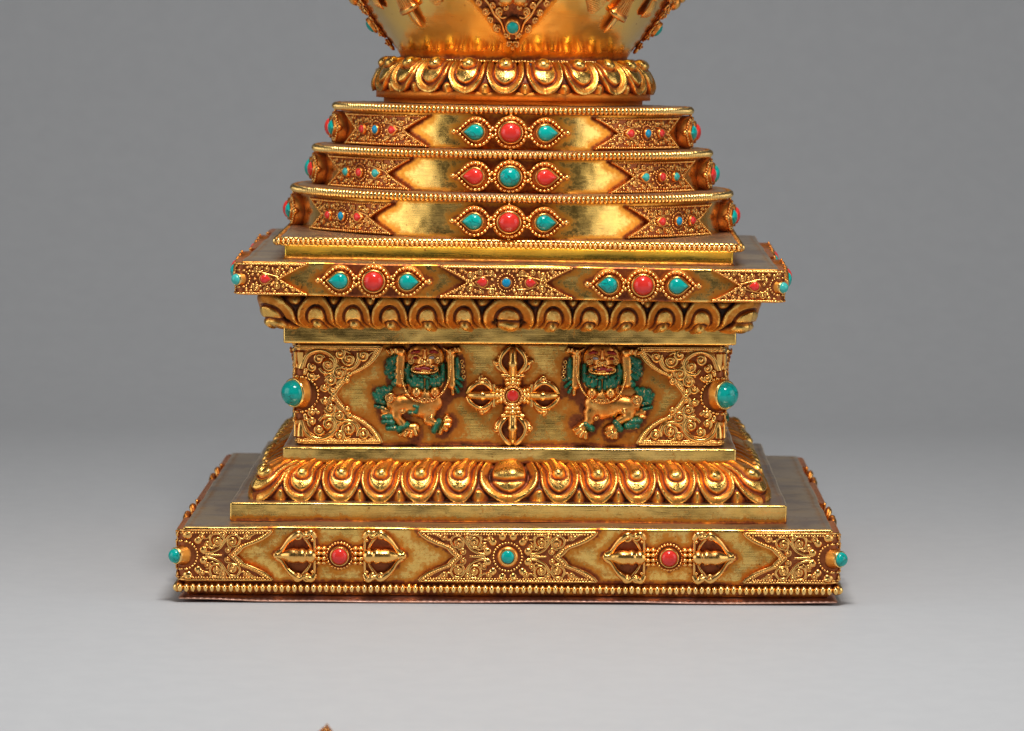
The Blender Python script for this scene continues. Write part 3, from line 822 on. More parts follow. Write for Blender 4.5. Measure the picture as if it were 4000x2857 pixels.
# crossed vajra
def crossed(mp):
    mb = MB(mp); k = 1 / 423.
    for j in range(4):
        mb.xf = xf2(rot=j * PI / 2, sx=1.0, sy=(1.0 if j % 2 == 0 else .93))
        def P3(pts): return np.array([(x * k, y * k, n) for x, y, n in pts])
        # bulbous collar and ring
        for x, y, r in ((-62, 165, 50), (0, 170, 62), (62, 165, 50), (-78, 215, 42), (0, 222, 60), (78, 215, 42)): mb.ball((x * k, y * k, .12), (r * k * 1.15, r * k * .95, .20), 10, 7, base=.05)
        mb.curve([(-150 * k, 272 * k), (0, 258 * k), (150 * k, 272 * k)], .045, .16); mb.curve([(-120 * k, 245 * k), (0, 236 * k), (120 * k, 245 * k)], .03, .14)
        # middle prong
        pr = [(270, .10, .14), (330, .11, .2), (400, .105, .26), (430, .13, .28), (460, .105, .27), (530, .095, .24), (600, .085, .18), (645, .07, .10), (660, .03, .06)]
        mb.tube(P3([(0, y, n) for y, r, n in pr]), np.array([r for _, r, _ in pr]) * 1.3, 10)
        mb.ball((0, 432 * k, .38), (.06, .08, .05)); mb.ball((0, 515 * k, .32), (.05, .05, .04))
        for sx in (-1, 1):
            q = catmull([(sx * 62 * k, 285 * k), (sx * 128 * k, 345 * k), (sx * 168 * k, 430 * k), (sx * 150 * k, 520 * k), (sx * 95 * k, 600 * k), (sx * 25 * k, 652 * k)], 9)
            u = np.linspace(0, 1, len(q)); mb.tube(np.column_stack([q, .08 + .12 * np.sin(u * PI)]), .080 + .016 * np.sin(u * PI * 3), 8)
            # makara crests
            mb.curve([(sx * 128 * k, 330 * k), (sx * 190 * k, 370 * k), (sx * 215 * k, 425 * k)], .05, .08, taper=(.09, .07)); mb.spiral((sx * 220 * k, 440 * k), 36 * k, 0, sx * 1.1, .05, .1)
            mb.ball((sx * 178 * k, 520 * k, .1), .055); mb.ball((sx * 150 * k, 570 * k, .1), .05); mb.ball((sx * 190 * k, 480 * k, .1), .045)
            a = np.arange(18) * 2 * PI / 18
            g = np.stack([(sx * 92 + 52 * np.cos(a)) * k, (450 + 115 * np.sin(a)) * k, np.full(18, .012)], -1)
            mb.grid(np.array([g, np.repeat(g.mean(0)[None], 18, 0)]), 1.0, wrap=True)  # dark oval beside the prong: gap shade and residue as colour
    mb.xf = None
    a = np.arange(24) * 2 * PI / 24
    R = .30
    mb.tube(np.column_stack([R * np.cos(a), R * np.sin(a), np.full(24, .22)]), .07, 8, closed=True)
    mb.beads(np.stack([R * np.cos(a), R * np.sin(a)], -1), .045, .085, .29, closed=True)
    mb.ball((0, 0, .08), (.34, .34, .16), 20, 8, base=.3)
    o = mb.build('crossed_vajra', 'relief', stupa)
    gem_and_bezel(o, mp, (0, 0), .178, 'round', 0, 'coral', .18, h=1.1, bez=1.2, dome=.5)
    return o
xv = crossed(chain(flat(6.64), xf2(.10, ZD + .0)))
for r in VIS[1:]: shared(xv, r)

# ---- relief figures
def relief(mp, prims, ox, oy, k, mat, name, parent, step=5.0, hair=0.0, n0=-.02, add=None, kblend=.035, face=None):
    """one continuous raised surface: smooth union of tapered capsules (drawing units)"""
    P = np.array(prims, float)
    x0 = (np.minimum(P[:, 0] - P[:, 2], P[:, 3] - P[:, 5])).min() - 8; x1 = (np.maximum(P[:, 0] + P[:, 2], P[:, 3] + P[:, 5])).max() + 8
    y0 = (np.minimum(P[:, 1] - P[:, 2], P[:, 4] - P[:, 5])).min() - 8; y1 = (np.maximum(P[:, 1] + P[:, 2], P[:, 4] + P[:, 5])).max() + 8
    xs = np.arange(x0, x1 + step, step); ys = np.arange(y0, y1 + step, step); X, Y = np.meshgrid(xs, ys)
    acc = np.zeros_like(X); top = np.full_like(X, -1.)
    for ax, ay, ar, bx, by, br, h in prims:
        dx, dy = bx - ax, by - ay; L2 = dx * dx + dy * dy + 1e-6
        u = np.clip(((X - ax) * dx + (Y - ay) * dy) / L2, 0, 1)
        r = ar + (br - ar) * u; d = np.hypot(X - ax - u * dx, Y - ay - u * dy)
        e = 1 - (d / r) ** 2
        hh = np.where(e > 0, h * .35 + h * .65 * np.sqrt(np.clip(e, 0, 1)), -1)
        acc += np.where(e > 0, np.exp(np.clip(hh, -1, 2) / kblend), 0)
        top = np.maximum(top, hh)
    ok = top > 0
    Hh = np.where(ok, kblend * np.log(np.maximum(acc, 1e-9)), n0)
    Hh = np.where(ok, np.minimum(Hh, top + .03), n0)
    if hair: Hh = np.where(ok, Hh + hair * np.sin((X * .8 + Y * .35) / 6.5) * np.sin(Y / 17. + X * .02), Hh)
    # keep cells touching the figure
    keep = ok.copy(); keep[1:] |= ok[:-1]; keep[:-1] |= ok[1:]; keep[:, 1:] |= ok[:, :-1]; keep[:, :-1] |= ok[:, 1:]
    idx = -np.ones(X.shape, int); idx[keep] = np.arange(keep.sum())
    # local cavity -> patina
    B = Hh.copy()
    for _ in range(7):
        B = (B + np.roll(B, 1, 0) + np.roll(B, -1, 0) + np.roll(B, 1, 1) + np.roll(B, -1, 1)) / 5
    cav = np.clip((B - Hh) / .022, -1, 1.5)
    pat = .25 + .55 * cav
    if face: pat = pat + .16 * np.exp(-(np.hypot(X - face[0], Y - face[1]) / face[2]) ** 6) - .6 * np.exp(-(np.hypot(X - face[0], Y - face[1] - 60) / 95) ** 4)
    pat = np.clip(pat, 0, 1.1); pat = np.where(ok, pat, 1.)
    mb = MB(mp)
    F = []
    for j in range(X.shape[0] - 1):
        for i in range(X.shape[1] - 1):
            q = (idx[j, i], idx[j + 1, i], idx[j + 1, i + 1], idx[j, i + 1])
            if min(q) >= 0: F.append(q)
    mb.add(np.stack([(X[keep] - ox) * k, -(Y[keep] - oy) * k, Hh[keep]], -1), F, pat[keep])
    if add: add(mb)
    return mb.build(name, mat, parent)

def dot(x, y, r, h): return (x, y, r, x + .01, y, r, h)
def lion(mp, which):
    k = 1 / 483.8; ox, oy = 1010, 785
    m = -1 if which else 1
    def fx(L): return [((ox + m * (a - ox)), b, c, (ox + m * (d - ox)), e, f, h) for a, b, c, d, e, f, h in L]
    body = [(940, 250, 205, 1085, 250, 205, .24), (960, 130, 110, 1070, 130, 110, .26), (1010, 300, 110, 1010, 350, 130, .34), (1010, 120, 30, 1010, 240, 35, .36),
            (860, 395, 62, 1170, 395, 62, .40), (980, 455, 60, 1060, 455, 60, .38), (1010, 310, 70, 1010, 310, 70, .46),
            (1010, 560, 250, 1010, 760, 215, .16), (885, 745, 78, 885, 770, 88, .40), (1165, 745, 78, 1165, 770, 88, .40),
            (1120, 930, 150, 900, 960, 165, .27), (1060, 900, 170, 1000, 1020, 150, .28), (800, 950, 140, 620, 950, 130, .30), (1000, 1040, 110, 850, 1060, 90, .24),
            # arms
            (645, 190, 88, 625, 610, 84, .28), (580, 640, 30, 700, 660, 40, .2), (1400, 190, 72, 1415, 650, 74, .27), (1010, 640, 270, 1010, 700, 240, .10),
            # paws held up
            (540, 140, 60, 660, 145, 70, .34), (440, 130, 30, 470, 165, 34, .33), (500, 110, 30, 520, 165, 34, .36), (570, 105, 30, 585, 160, 34, .36),
            (1330, 120, 28, 1290, 90, 18, .3), (1380, 140, 55, 1490, 130, 55, .3), (1520, 90, 26, 1535, 140, 34, .32), (1470, 90, 24, 1480, 130, 30, .33), (1430, 650, 40, 1435, 790, 34, .2),
            # ground behind the tail
            (600, 760, 110, 700, 790, 80, .07), (480, 870, 85, 490, 960, 70, .26), (400, 1060, 60, 480, 1080, 60, .16), (370, 1130, 36, 420, 1130, 36, .22)]
    if not which:
        legs = [(600, 1000, 100, 575, 1140, 66, .30), (575, 1140, 66, 670, 1260, 62, .28), (690, 1320, 58, 850, 1330, 78, .26), (1080, 1080, 92, 1060, 1200, 66, .26), (1060, 1200, 66, 1170, 1240, 50, .26),
                (1250, 1320, 62, 1350, 1220, 70, .24)]
        legs += [(x0, y0, 34, x1, y1, 42, h) for x0, y0, x1, y1, h in ((700, 1370, 640, 1420, .30), (750, 1385, 715, 1432, .33), (810, 1385, 800, 1440, .33), (860, 1350, 875, 1410, .31), (1260, 1340, 1245, 1385, .28), (1290, 1300, 1330, 1330, .3), (1310, 1260, 1380, 1265, .31), (1320, 1210, 1390, 1195, .3), (1310, 1200, 1345, 1145, .28))]
        gl = [(615, 1340, 42, 740, 1270, 44, .36), (1150, 1360, 40, 1225, 1220, 42, .34)]
        fr = [(390, 1150, 30, 505, 1150, 40, .3), (385, 1225, 30, 515, 1235, 42, .3), (450, 1325, 30, 570, 1320, 36, .28)]
    else:   # drawn mirrored: legs of the lion on the right
        legs = [(610, 980, 110, 600, 1120, 70, .30), (600, 1120, 66, 740, 1190, 60, .28), (900, 1340, 66, 790, 1300, 70, .26), (1180, 1080, 95, 1200, 1200, 66, .28), (1200, 1200, 64, 1300, 1270, 56, .26), (1330, 1290, 60, 1290, 1360, 76, .27)]
        legs += [(x0, y0, 34, x1, y1, 42, h) for x0, y0, x1, y1, h in ((870, 1330, 940, 1370, .30), (850, 1370, 905, 1420, .33), (820, 1380, 850, 1445, .33), (790, 1370, 800, 1440, .31), (1350, 1290, 1420, 1330, .29), (1330, 1330, 1385, 1390, .32), (1290, 1360, 1330, 1430, .33), (1250, 1370, 1260, 1450, .31))]
        gl = [(800, 1220, 40, 730, 1320, 44, .36), (1250, 1240, 40, 1160, 1320, 42, .34)]
        fr = [(440, 1190, 36, 560, 1200, 44, .3), (480, 1270, 36, 620, 1270, 48, .28)]
    def extra(mb):
        def C(x, y, n): return (m * (x - ox) * k, -(y - oy) * k, n)
        def tb(pts, r, n, closed=False): mb.tube(np.column_stack([catmull([C(x, y, 0)[:2] for x, y in pts], 8), np.full((len(pts) - 1) * 8 + 1, n)]), r, 7, closed)
        a = np.linspace(0, 2 * PI, 13)[:-1]
        for x in (972, 1058): mb.tube(np.array([C(x + 30 * cos(t), 302 + 32 * sin(t),   .47) for t in a]), .028, 6, closed=True)
        # lips
        mb.tube(np.array([C(1010 + 200 * cos(t), 400 + 62 * sin(t) + 14 * abs(cos(t)), .39) for t in np.linspace(0, 2 * PI, 29)[:-1]]), .024, 6, closed=True)
        tb([(930, 350), (975, 345), (1010, 320), (1045, 345), (1100, 350)], .022, .44)
        tb([(760, 290), (800, 270), (850, 200), (930, 215)], .02, .30); tb([(1060, 215), (1130, 190), (1190, 230)], .02, .30)
        for x, t in ((1205, 1), (800, -1)): mb.spiral(C(x, 290, 0)[:2], 48 * k, 1, t * m * 1.3, .026, .24)
        for x in (885, 1165):
            mb.tube(np.array([C(x + 24 * cos(t), 800 + 26 * sin(t), .40) for t in a]), .016, 6, closed=True)
        # cord and beaded belt
        cord = [(1395, 120), (1405, 300), (1395, 480), (1350, 640), (1270, 780), (1150, 880), (1000, 915), (850, 880), (760, 800), (700, 690), (665, 560), (650, 440)]
        q = catmull([C(x, y, 0)[:2] for x, y in cord], 8); u = np.linspace(0, 1, len(q))
        mb.tube(np.column_stack([q, .30 + .04 * np.sin(u * 60)]), .034, 7); mb.beads(q, .034, .06, .33)
        for x in (935, 1005, 1062, 1120): mb.tube(np.array([C(x + 26 * cos(t), 880 + 26 * sin(t), .36) for t in a]), .018, 6, closed=True)
        for x, y in ((1570, 300), (1582, 370), (1592, 450), (1600, 530)): mb.tube(np.array([C(x + 22 * cos(t), y + 26 * sin(t), .2) for t in a]), .018, 6, closed=True)
        mb.spiral(C(480, 865, 0)[:2], 70 * k, 1, m * 1.5, .03, .27); mb.spiral(C(1105, 1150, 0)[:2], 34 * k, 1, m * 1.2, .026, .26); mb.spiral(C(670, 1050, 0)[:2], 42 * k, 1, -m * 1.2, .03, .28)
        mb.curve([C(520, 190, 0)[:2], C(500, 170, 0)[:2]], .03, .3)
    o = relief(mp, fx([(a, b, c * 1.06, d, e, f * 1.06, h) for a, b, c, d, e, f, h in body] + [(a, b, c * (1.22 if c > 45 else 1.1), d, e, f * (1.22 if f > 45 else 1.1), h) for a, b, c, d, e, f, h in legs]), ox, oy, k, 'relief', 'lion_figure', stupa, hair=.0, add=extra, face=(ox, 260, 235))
    mane = [(762, 345, 26, 752, 470, 46, .30), (725, 430, 34, 770, 600, 46, .27), (850, 540, 40, 868, 650, 56, .34), (905, 560, 34, 925, 660, 40, .35), (965, 570, 30, 968, 690, 36, .34), (1048, 590, 28, 1050, 700, 34, .34), (1100, 560, 28, 1110, 640, 32, .34),
            (1155, 560, 34, 1155, 665, 38, .35), (1215, 540, 36, 1222, 640, 42, .33), (1280, 350, 30, 1278, 430, 34, .30), (1285, 440, 34, 1275, 580, 38, .28), (820, 500, 30, 870, 520, 30, .34), (1010, 520, 34, 1060, 540, 30, .37), (1120, 510, 30, 1180, 490, 34, .36), (930, 510, 30, 960, 520, 26, .36), (790, 590, 36, 815, 660, 36, .30)]
    relief(mp, fx([(a, b, c * 1.15, d, e, f * 1.15, h) for a, b, c, d, e, f, h in mane]), ox, oy, k, 'green', 'mane', o, hair=.006)
    armf = [(600, 205, 22, 470, 300, 48, .28), (555, 300, 34, 450, 385, 48, .27), (555, 395, 40, 440, 470, 50, .27), (570, 490, 40, 490, 540, 44, .27), (585, 575, 40, 545, 640, 46, .26)]
    armr = [(1495, 250, 30, 1505, 380, 50, .27), (1505, 380, 50, 1500, 520, 46, .26), (1500, 545, 32, 1588, 575, 30, .25), (1485, 600, 34, 1565, 680, 28, .26), (1475, 690, 30, 1515, 765, 28, .24)]
    relief(mp, fx([(a, b, c * 1.12, d, e, f * 1.12, h) for a, b, c, d, e, f, h in armf]), ox, oy, k, 'green', 'arm_fringe', o, hair=.007); relief(mp, fx(armr), ox, oy, k, 'green', 'arm_fringe', o, hair=.007)
    tail = [(480, 715, 34, 425, 800, 36, .28), (395, 735, 44, 360, 850, 38, .29), (310, 750, 40, 330, 880, 30, .28), (240, 800, 28, 300, 910, 34, .26), (290, 900, 30, 385, 930, 34, .26), (262, 990, 24, 375, 1010, 28, .22)]
    relief(mp, fx([(a, b, c * 1.35, d, e, f * 1.3, h) for a, b, c, d, e, f, h in tail]), ox, oy, k, 'green', 'tail', o, hair=.007)
    relief(mp, fx([(a, b, c * 1.5, d, e, f * 1.4, h) for a, b, c, d, e, f, h in fr]), ox, oy, k, 'green', 'leg_fringe', o, hair=.007)
    for g in gl: relief(mp, fx([(g[0], g[1], g[2] * 1.2, g[3], g[4], g[5] * 1.2, g[6] + .02)]), ox, oy, k, 'green', 'anklet', o, hair=.007)
    if not which: relief(mp, fx([(850, 975, 38, 905, 985, 40, .36), (905, 1000, 36, 880, 1070, 40, .36), (775, 1078, 36, 860, 1075, 34, .36)]), ox, oy, k, 'green', 'flank_curl', o)
    for g in ([(810, 170, 20, 850, 150, 32, .38), (850, 150, 32, 920, 145, 30, .39)], [(1095, 150, 28, 1150, 142, 32, .38), (1150, 142, 32, 1205, 165, 20, .37)]): relief(mp, fx(g), ox, oy, k, 'red', 'eyebrow', o)
    relief(mp, fx([(870, 398, 38, 940, 408, 46, .43), (980, 388, 48, 1070, 402, 46, .45)]), ox, oy, k, 'red', 'tongue', o, step=4)
    relief(mp, fx([dot(1140, 400, 40, .425), (1080, 402, 12, 1140, 402, 30, .425)]), ox, oy, k, 'black', 'mouth_opening', o, step=4)
    relief(mp, fx([(1090, 240, 30, 1130, 238, 30, .33)]), ox, oy, k, 'white', 'eye', o, step=4); relief(mp, fx([(850, 250, 26, 880, 245, 26, .33)]), ox, oy, k, 'red', 'eye', o, step=4)
    relief(mp, fx([dot(1125, 238, 15, .35)]), ox, oy, k, 'black', 'pupil', o, step=3); relief(mp, fx([dot(865, 246, 12, .35)]), ox, oy, k, 'black', 'pupil', o, step=3)
    return o
l1 = lion(chain(flat(6.64), xf2(-2.66, ZD + .06)), 0); l1['label'] = 'lion relief with raised forepaws and striding hind legs, green tail at the left'
l2 = lion(chain(flat(6.64), xf2(2.90, ZD + .06)), 1); l2['label'] = 'lion relief with raised forepaws and squatting hind legs, green tail at the right'
for o in (l1, l2):
    for r in VIS[1:]:
        c = shared(o, r)

plain_slab('cornice_band', 7.07, 7.62, 8.2, hi=8.17, lo=None, wobble=.012)

# ======================= upper lotus, slab, steps
UC = [0, .187, .34, .494, .647, .80]; UW = [.108, .076, .077, .077, .077, .077]
cent = UC + [-c for c in UC[1:]] + [1, -1]; hw = UW + UW[1:] + [.12, .12]
lotus_square('inverted_lotus_moulding', [(6.95, 8.22), (7.20, 8.27), (7.46, 8.42), (7.60, 8.62), (7.66, 8.85), (7.68, 9.0), (7.60, 9.13)], cent, hw, .45, .30, tilt=TL, vb=.36, vc=.50, ri=.48, cut=.20, bwk=.88, bvk=.9, mat='petal_shaded')
ZU = 9.655
uit = dove_caps(-.1, ZU) + dove_caps(-8.5, ZU) + dove_caps(8.5, ZU) + cluster_caps(-4.2, ZU) + cluster_caps(4.12, ZU)
plain_slab('upper_slab', 8.33, 9.13, 10.17, uit, tilt=TS, width=.28, n=24)
tct = ('turquoise', 'coral', 'turquoise'); ctc = ('coral', 'turquoise', 'coral')
for s0 in (-4.2, 4.12):
    c = cluster(chain(flat(8.33), xf2(s0, ZU - .01)), tct, tilt=TS)
    for r in VIS[1:]: shared(c, r, TS)
p = dovetail(chain(flat(8.33), xf2(-.1, ZU)), ('coral', 'blue', 'coral'), tilt=TS, seed=3)
for r in VIS[1:]: shared(p, r, TS)
p = dovetail(chain(fold(8.33, .12), up(ZU)), ('coral', None, 'coral'), tilt=TS, seed=4, corner=True)
diag_gem(p, 8.33, .12, ZU - .03, .168, .25, .02, .22, 'pale_turquoise')
for r in (PI / 2, -PI / 2): shared(p, r, TS)
# back corner left out; it lies wholly behind

mb = MB(); square_loft(mb, 7.01, .07, [(.10, 10.17), (.05, 10.20), (.01, 10.25), (0, 10.32), (0, 10.40), (0, 10.5), (.02, 10.6)], halo((), lo=10.2), top=False, wobble=.012)
mb.build('drum_step', 'step', stupa, tilt=TU)
o = plain_slab('drum_platform', 7.15, 10.6, 10.88, tilt=TU)
bead_square(7.22, 10.75, .155, .078, .135, .15, 'bead_border', tilt=TU, ext=.03)

# ======================= drums
for i, (R, z0, z1, Rr, zr0, zr1, cols, pcols) in enumerate((
        (6.89, 10.88, 12.02, 7.10, 12.02, 12.30, tct, ('coral', 'blue', 'coral')),
        (6.19, 12.30, 13.35, 6.41, 13.35, 13.63, ctc, ('pale_turquoise', 'coral', 'pale_turquoise')),
        (5.55, 13.63, 14.74, 5.76, 14.74, 15.00, tct, ('coral', 'blue', 'coral')))):
    zc = (z0 + z1) / 2 - .01; TD = LEAN((.75, 1.0, 1.2)[i], R, z0)
    def pf(a, r, z, R=R, z0=z0, z1=z1, zc=zc):
        s = np.where(a > PI, a - 2 * PI, a) * R
        items = []
        for th in (0, PI / 2, -PI / 2): items += cluster_caps(th * R, zc)
        for th in (49, -49): items += dove_caps(math.radians(th) * R, zc)
        p = halo(items)(s, z)
        p = np.maximum(p, .9 * math.exp(-((z - z0) / .13) ** 2)); p = np.maximum(p, .75 * math.exp(-((z - z1) / .08) ** 2))
        return p
    mb = MB(); round_loft(mb, [(R + .05, z0)] + [(R, z0 + .04 + (z1 - z0 - .04) * j / 14) for j in range(15)], patfn=pf, n=620, wobble=.012)
    d = mb.build('drum_tier', 'dome', stupa, tilt=TD)
    mb = MB(); zt = zr1 - .06
    round_loft(mb, [(R - .02, z1), (Rr - .10, z1 + .01), (Rr - .05, z1 + .05), (Rr - .05, zt), (Rr - .12, zr1 - .015), (Rr - .22, zr1), (Rr - .6, zr1), (R - 1.2, zr1), (3.5, zr1)], patfn=lambda a, r, z: np.full(len(a), .5), n=300, wobble=.008)
    mb.build('drum_rim', 'deck', stupa, tilt=TD)
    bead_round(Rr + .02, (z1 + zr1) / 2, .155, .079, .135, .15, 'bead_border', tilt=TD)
    c = cluster(chain(cyl(R), up(zc)), cols, tilt=TD)
    for r in VIS[1:]: shared(c, r, TD)
    for th in (-49.0, 49.0):
        q = dovetail(chain(cyl(R, math.radians(th)), up(zc)), pcols, H=.50, tilt=TD, seed=10 + i)

# ======================= round lotus throne and dome
mb = MB(); round_loft(mb, [(4.25, 15.0), (4.25, 15.14), (4.50, 15.16), (4.50, 15.36), (4.42, 15.46), (4.3, 15.5)], patfn=lambda a, r, z: np.full(len(a), .55 if z > 15.15 else .5), n=256, wobble=.012)
mb.build('lotus_seat', 'petal', stupa, tilt=TT)
lotus_round('lotus_moulding', [(3.74, 16.20), (3.98, 16.19), (4.18, 16.09), (4.33, 15.93), (4.43, 15.75), (4.47, 15.58), (4.42, 15.40)], 22, math.radians(-2.8), .34, tilt=TT)
bead_round(3.80, 16.37, .10, .05, .07, .06, 'bead_border', tilt=TT)
bowl = catmull([(3.70, 16.36), (3.70, 16.5), (3.78, 16.66), (4.03, 17.0), (4.42, 17.5), (4.78, 17.98), (5.08, 18.45), (5.42, 19.1), (5.72, 20.0), (5.8, 21.0), (5.65, 22.2), (5.1, 23.4), (4.0, 24.4), (2.4, 25.0), (.05, 25.2)], 8)
def pfd(a, r, z):
    s = np.where(a > PI, a - 2 * PI, a); p = np.full(len(a), 0.0)
    if z < 16.95: p = np.maximum(p, 1.05 * math.exp(-((z - 16.42) / .26) ** 2) * np.ones(len(a)))
    for t0, hw_ in ((0, 1), (PI / 2, 1), (-PI / 2, 1)):
        w = max(0, (z - 16.9) * .85); d = np.maximum(np.abs(s - t0) * r - w, 0)
        p = np.maximum(p, .95 * np.exp(-(d / .22) ** 2) * (1 if z > 16.6 else .3))
    for t0 in (math.radians(42), -math.radians(42)):
        d = np.hypot((s - t0) * r, max(0, 17.75 - z)); p = np.maximum(p, .8 * np.exp(-(d / .35) ** 4))
    return p
mb = MB(); round_loft(mb, [tuple(x) for x in bowl], patfn=pfd, n=320, wobble=.012)
mb.build('dome', 'dome', stupa, tilt=TT)

bz = bowl[:, 1]; bR = bowl[:, 0]
def bowlmap(th=0.0):
    def f(P):
        z = P[:, 1]; R = np.interp(z, bz[:90], bR[:90]); R2 = np.interp(z + .05, bz[:90], bR[:90]); sl = (R2 - R) / .05
        c = 1 / np.sqrt(1 + sl ** 2); a = th + P[:, 0] / R
        rr = R + P[:, 2] * c
        return np.stack([rr * np.sin(a), -rr * np.cos(a), z - P[:, 2] * sl * c], 1)
    return f
def pendant(th=0):
    mp = bowlmap(th); mb = MB(mp); k = 1 / 437.; zt = 16.90
    def Z(y): return 16.78 + (680 - y) / 437. * 1.02   # drawing y to height
    # backing
    t = np.linspace(zt, 19.7, 30); u = np.linspace(-1, 1, 21); L = np.interp(t, [zt, 17.1, 17.6, 18.3, 19.1, 19.7], [.03, .17, .60, 1.20, 1.8, 1.2])
    g = np.stack([L[:, None] * u, np.repeat(t[:, None], 21, 1), np.full((30, 21), .05)], -1); mb.grid(g, 1.05)
    rim = np.concatenate([g[:, -1], g[::-1, 0]]); mb.grid(np.array([rim, rim - [0, 0, .09]]), 1.0, wrap=True)
    cur = [(185, 155, 50), (365, 155, 50), (280, 70, 42), (300, 270, 40), (205, 380, 50), (85, 460, 42), (48, 590, 42), (455, 40, 46), (150, 40, 36), (95, 100, 34), (540, -60, 50), (420, -90, 50), (300, -60, 44), (620, -150, 50), (500, -180, 50), (380, -200, 55)]
    for sx in (-1, 1):
        for i, (x, y, r) in enumerate(cur):
            mb.spiral((sx * x * k, Z(y)), r * k, (2.2 + i * 1.3) if sx > 0 else PI - (2.2 + i * 1.3), sx * (1.4 if i % 2 else -1.4), .032, .08, rise=.9)
        mb.curve([(sx * 40 * k, Z(520)), (sx * 110 * k, Z(430)), (sx * 160 * k, Z(300)), (sx * 250 * k, Z(200)), (sx * 330 * k, Z(60)), (sx * 450 * k, Z(-60))], .036, .07)
        mb.curve([(sx * 90 * k, Z(230)), (sx * 160 * k, Z(240)), (sx * 240 * k, Z(170))], .03, .07)
        # mask lobes above
        mb.ball((sx * 90 * k, Z(-30), .16), (.24, .22, .22), 14, 10, base=.2)
    mb.ball((0, Z(650), .10), (.06, .12, .07)); mb.ball((0, Z(-130), .2), (.3, .2, .25), 14, 10, base=.2)
    o = mb.build('dome_pendant', 'relief', stupa, tilt=TT)
    gem_and_bezel(o, mp, (.0, Z(330)), .18, 'round', 0, 'turquoise', .10, h=1.6, bez=1.28, dome=.9)
    return o
p = pendant()
for r in VIS[1:]: shared(p, r, TT)
def hang(kind, th, ang, z, sc_):
    mp = chain(bowlmap(math.radians(th)), xf2(0, z, math.radians(ang), sc_, sc_)); mb = MB(mp)
    if kind == 'bell_ornament':
        a = np.arange(22) * 2 * PI / 22
        rings = [(.0, -.02, 0), (.34, -.02, .9), (.36, .02, .2), (.35, .09, .1), (.30, .12, .8), (.27, .2, .3), (.22, .4, .2), (.19, .55, .5), (.24, .6, .1), (.24, .66, .1), (.17, .7, .7), (.2, .85, .2), (.12, .98, .3), (.01, 1.02, .3)]
        P = np.array([np.stack([r * np.cos(a), np.full(22, y), .12 + .75 * r * np.sin(a)], -1) for r, y, _ in rings]); mb.grid(P, np.repeat(np.array([p for *_, p in rings])[:, None], 22, 1), wrap=True)
        for i in range(11):
            b = -PI / 2 + (i + .5) * PI / 11 + PI / 2
            mb.tube(np.array([[r * cos(b) * 1.02, y, .12 + .76 * r * sin(b)] for r, y in ((.29, .15), (.25, .3), (.21, .45), (.2, .54))]), .016, 5)
        mb.tube(np.array([[0, -.02, .1], [.01, -.2, .12], [0, -.38, .12], [0, -.5, .1]]), np.array([.075, .085, .075, .02]), 8)
    else:
        for i in range(9):
            u = (i - 4) / 4
            mb.tube(np.array([[u * .12, .5, .1], [u * .2, .25, .14 + .04 * (1 - u * u)], [u * .23, .05, .12], [u * .20 + .02, -.06, .07]]), np.array([.035, .04, .035, .015]), 6)
        mb.ball((0, .55, .1), (.17, .08, .12), 12, 8)
    mb.tube(np.array([[0, .9, .08], [0, 1.6, .06]]), .04, 6)
    return mb.build(kind, 'relief', stupa, tilt=TT)
hang('bell_ornament', -42, 14, 18.04, 1.1); hang('bell_ornament', 43, -16, 17.93, 1.1)
hang('tassel_ornament', -27, 60, 18.36, 1); hang('tassel_ornament', 29, -58, 18.22, 1.1); hang('tassel_ornament', -61, -12, 18.12, .9); hang('tassel_ornament', 61, 0, 17.95, 1.0)

# ======================= small gilt finial whose tip pokes in at the bottom of the view
fin = root_empty('leaf_ornament', (-.0471, -.3185, GZ0 * CM), 0, 'slender gilt leaf ornament lying on the grey paper, only its tip in view', 'ornament')
mb = MB(); u = np.linspace(-1, 1, 17)
L = [(.0, .006), (.25, .09), (.6, .17), (1.0, .22), (1.5, .22), (2.0, .22), (2.3, .14), (2.45, .08)]
L = catmull(L, 4)
top = np.array([[(w * x, -y, .07 + .05 * (1 - x * x) + .02 * math.cos(x * 9)) for x in u] for y, w in L])
bot = np.array([[(w * x, -y, .0) for x in u] for y, w in L])
mb.grid(top, .0); mb.grid(bot, .5)
mb.grid(np.array([top[:, 0], bot[:, 0]]), .4); mb.grid(np.array([top[:, -1], bot[:, -1]]), .4); mb.grid(np.array([top[-1], bot[-1]]), .4); mb.grid(np.array([top[0], bot[0]]), .4)
mb.build('leaf', 'relief', fin)
mb = MB(); mb.tube(np.array([[0, -y, .13] for y in np.linspace(.12, 2.5, 20)]), .035, 7); mb.build('midrib', 'bead', fin)
mb = MB(); a = np.linspace(0, 2 * PI, 21)[:-1]; mb.tube(np.stack([.14 * np.cos(a), -2.62 + .14 * np.sin(a), np.full(20, .06)], -1), .035, 7, closed=True); mb.build('loop', 'bead', fin)

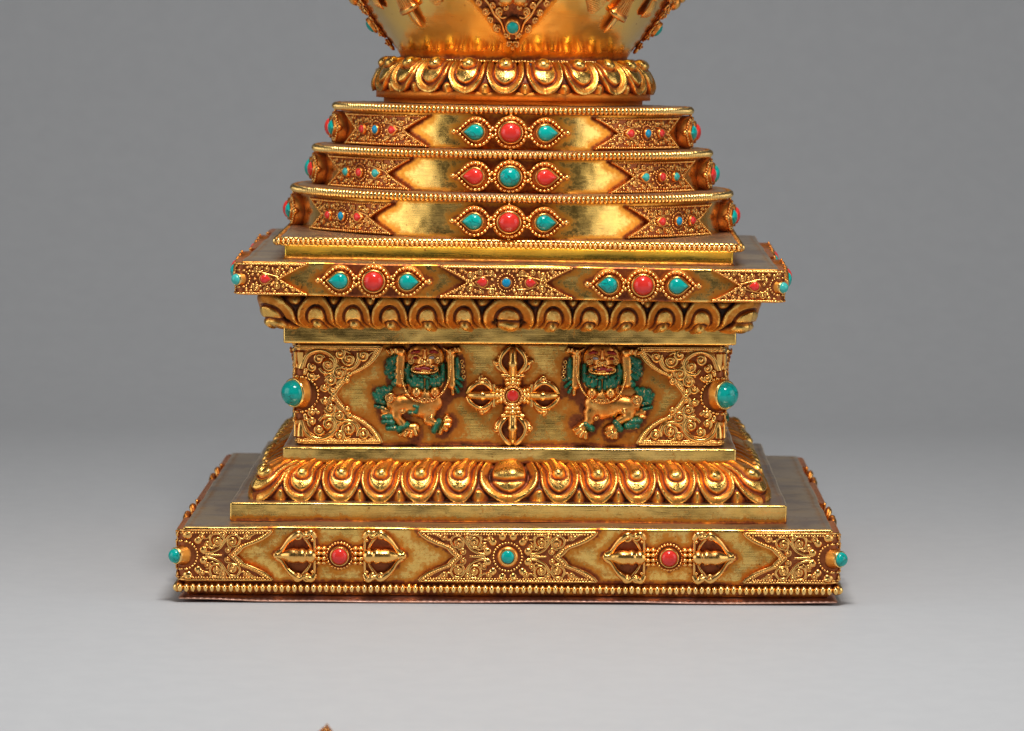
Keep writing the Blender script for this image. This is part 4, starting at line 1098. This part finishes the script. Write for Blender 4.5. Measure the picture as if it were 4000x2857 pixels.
# ======================= paper sweep
mb = MB()
GZ = -.13
prof = [(y, GZ) for y in (-115, -80, -45, -20, 0, 20, 40)]
R0 = 46.
prof += [(40 + R0 * sin(x), GZ + R0 - R0 * cos(x)) for x in np.linspace(0, PI / 2 - .05, 24)[1:]]
prof += [(prof[-1][0] + 2, prof[-1][1] + 40), (prof[-1][0] + 6, prof[-1][1] + 120)]
xs = np.linspace(-150, 150, 13)
mb.grid(np.array([[(x, y, z) for x in xs] for y, z in prof]), 0.0)
bd = mb.build('studio_backdrop', 'paper'); bd['kind'] = 'structure'; bd['label'] = 'seamless grey backdrop paper under and behind the stupa'

# ------------------------------------------------------------------ light
def area(name, loc, tgt, sx, sy, power, col=(1, 1, 1), spread=180):
    l = bpy.data.lights.new(name, 'AREA'); l.shape = 'RECTANGLE'; l.size = sx; l.size_y = sy; l.energy = power; l.color = col
    l.spread = math.radians(spread)
    o = bpy.data.objects.new(name, l); COL.objects.link(o); o.location = loc
    o.rotation_euler = (Vector(tgt) - Vector(loc)).to_track_quat('-Z', 'Y').to_euler(); return o
area('key_softbox', (0.02, -.38, .62), (0, -.10, .05), .17, .17, 3.7, (1, .985, .96))
area('overhead_softbox', (0, -.15, .95), (0, -.2, 0), .6, .5, 2.1)
area('left_panel', (-1.0, -.40, .25), (0, 0, .12), .75, .9, 3.6)
area('right_panel', (.97, -.46, .25), (0, 0, .12), .75, .9, 3.4)
w = bpy.data.worlds.new('World'); sc.world = w; w.use_nodes = True
w.node_tree.nodes['Background'].inputs[0].default_value = (.95, .96, 1, 1)
w.node_tree.nodes['Background'].inputs[1].default_value = .05

# ------------------------------------------------------------------ camera
cam = bpy.data.cameras.new('Camera'); co = bpy.data.objects.new('Camera', cam); COL.objects.link(co)
co.matrix_world = Matrix.Translation((0, -1.408, .1945)) @ Matrix.Rotation(math.radians(90 - 5.34), 4, 'X') @ Matrix.Rotation(math.radians(.23), 4, 'Z')
cam.sensor_width = 36; cam.lens = 16775 / 4000 * 36; cam.clip_start = .05; cam.clip_end = 50
cam.dof.use_dof = True; cam.dof.focus_distance = 1.325; cam.dof.aperture_fstop = 28
sc.camera = co
sc.view_settings.view_transform = 'Standard'; sc.view_settings.look = 'None'; sc.view_settings.exposure = 0; sc.view_settings.gamma = 1
sc.render.resolution_x = 1024; sc.render.resolution_y = 731
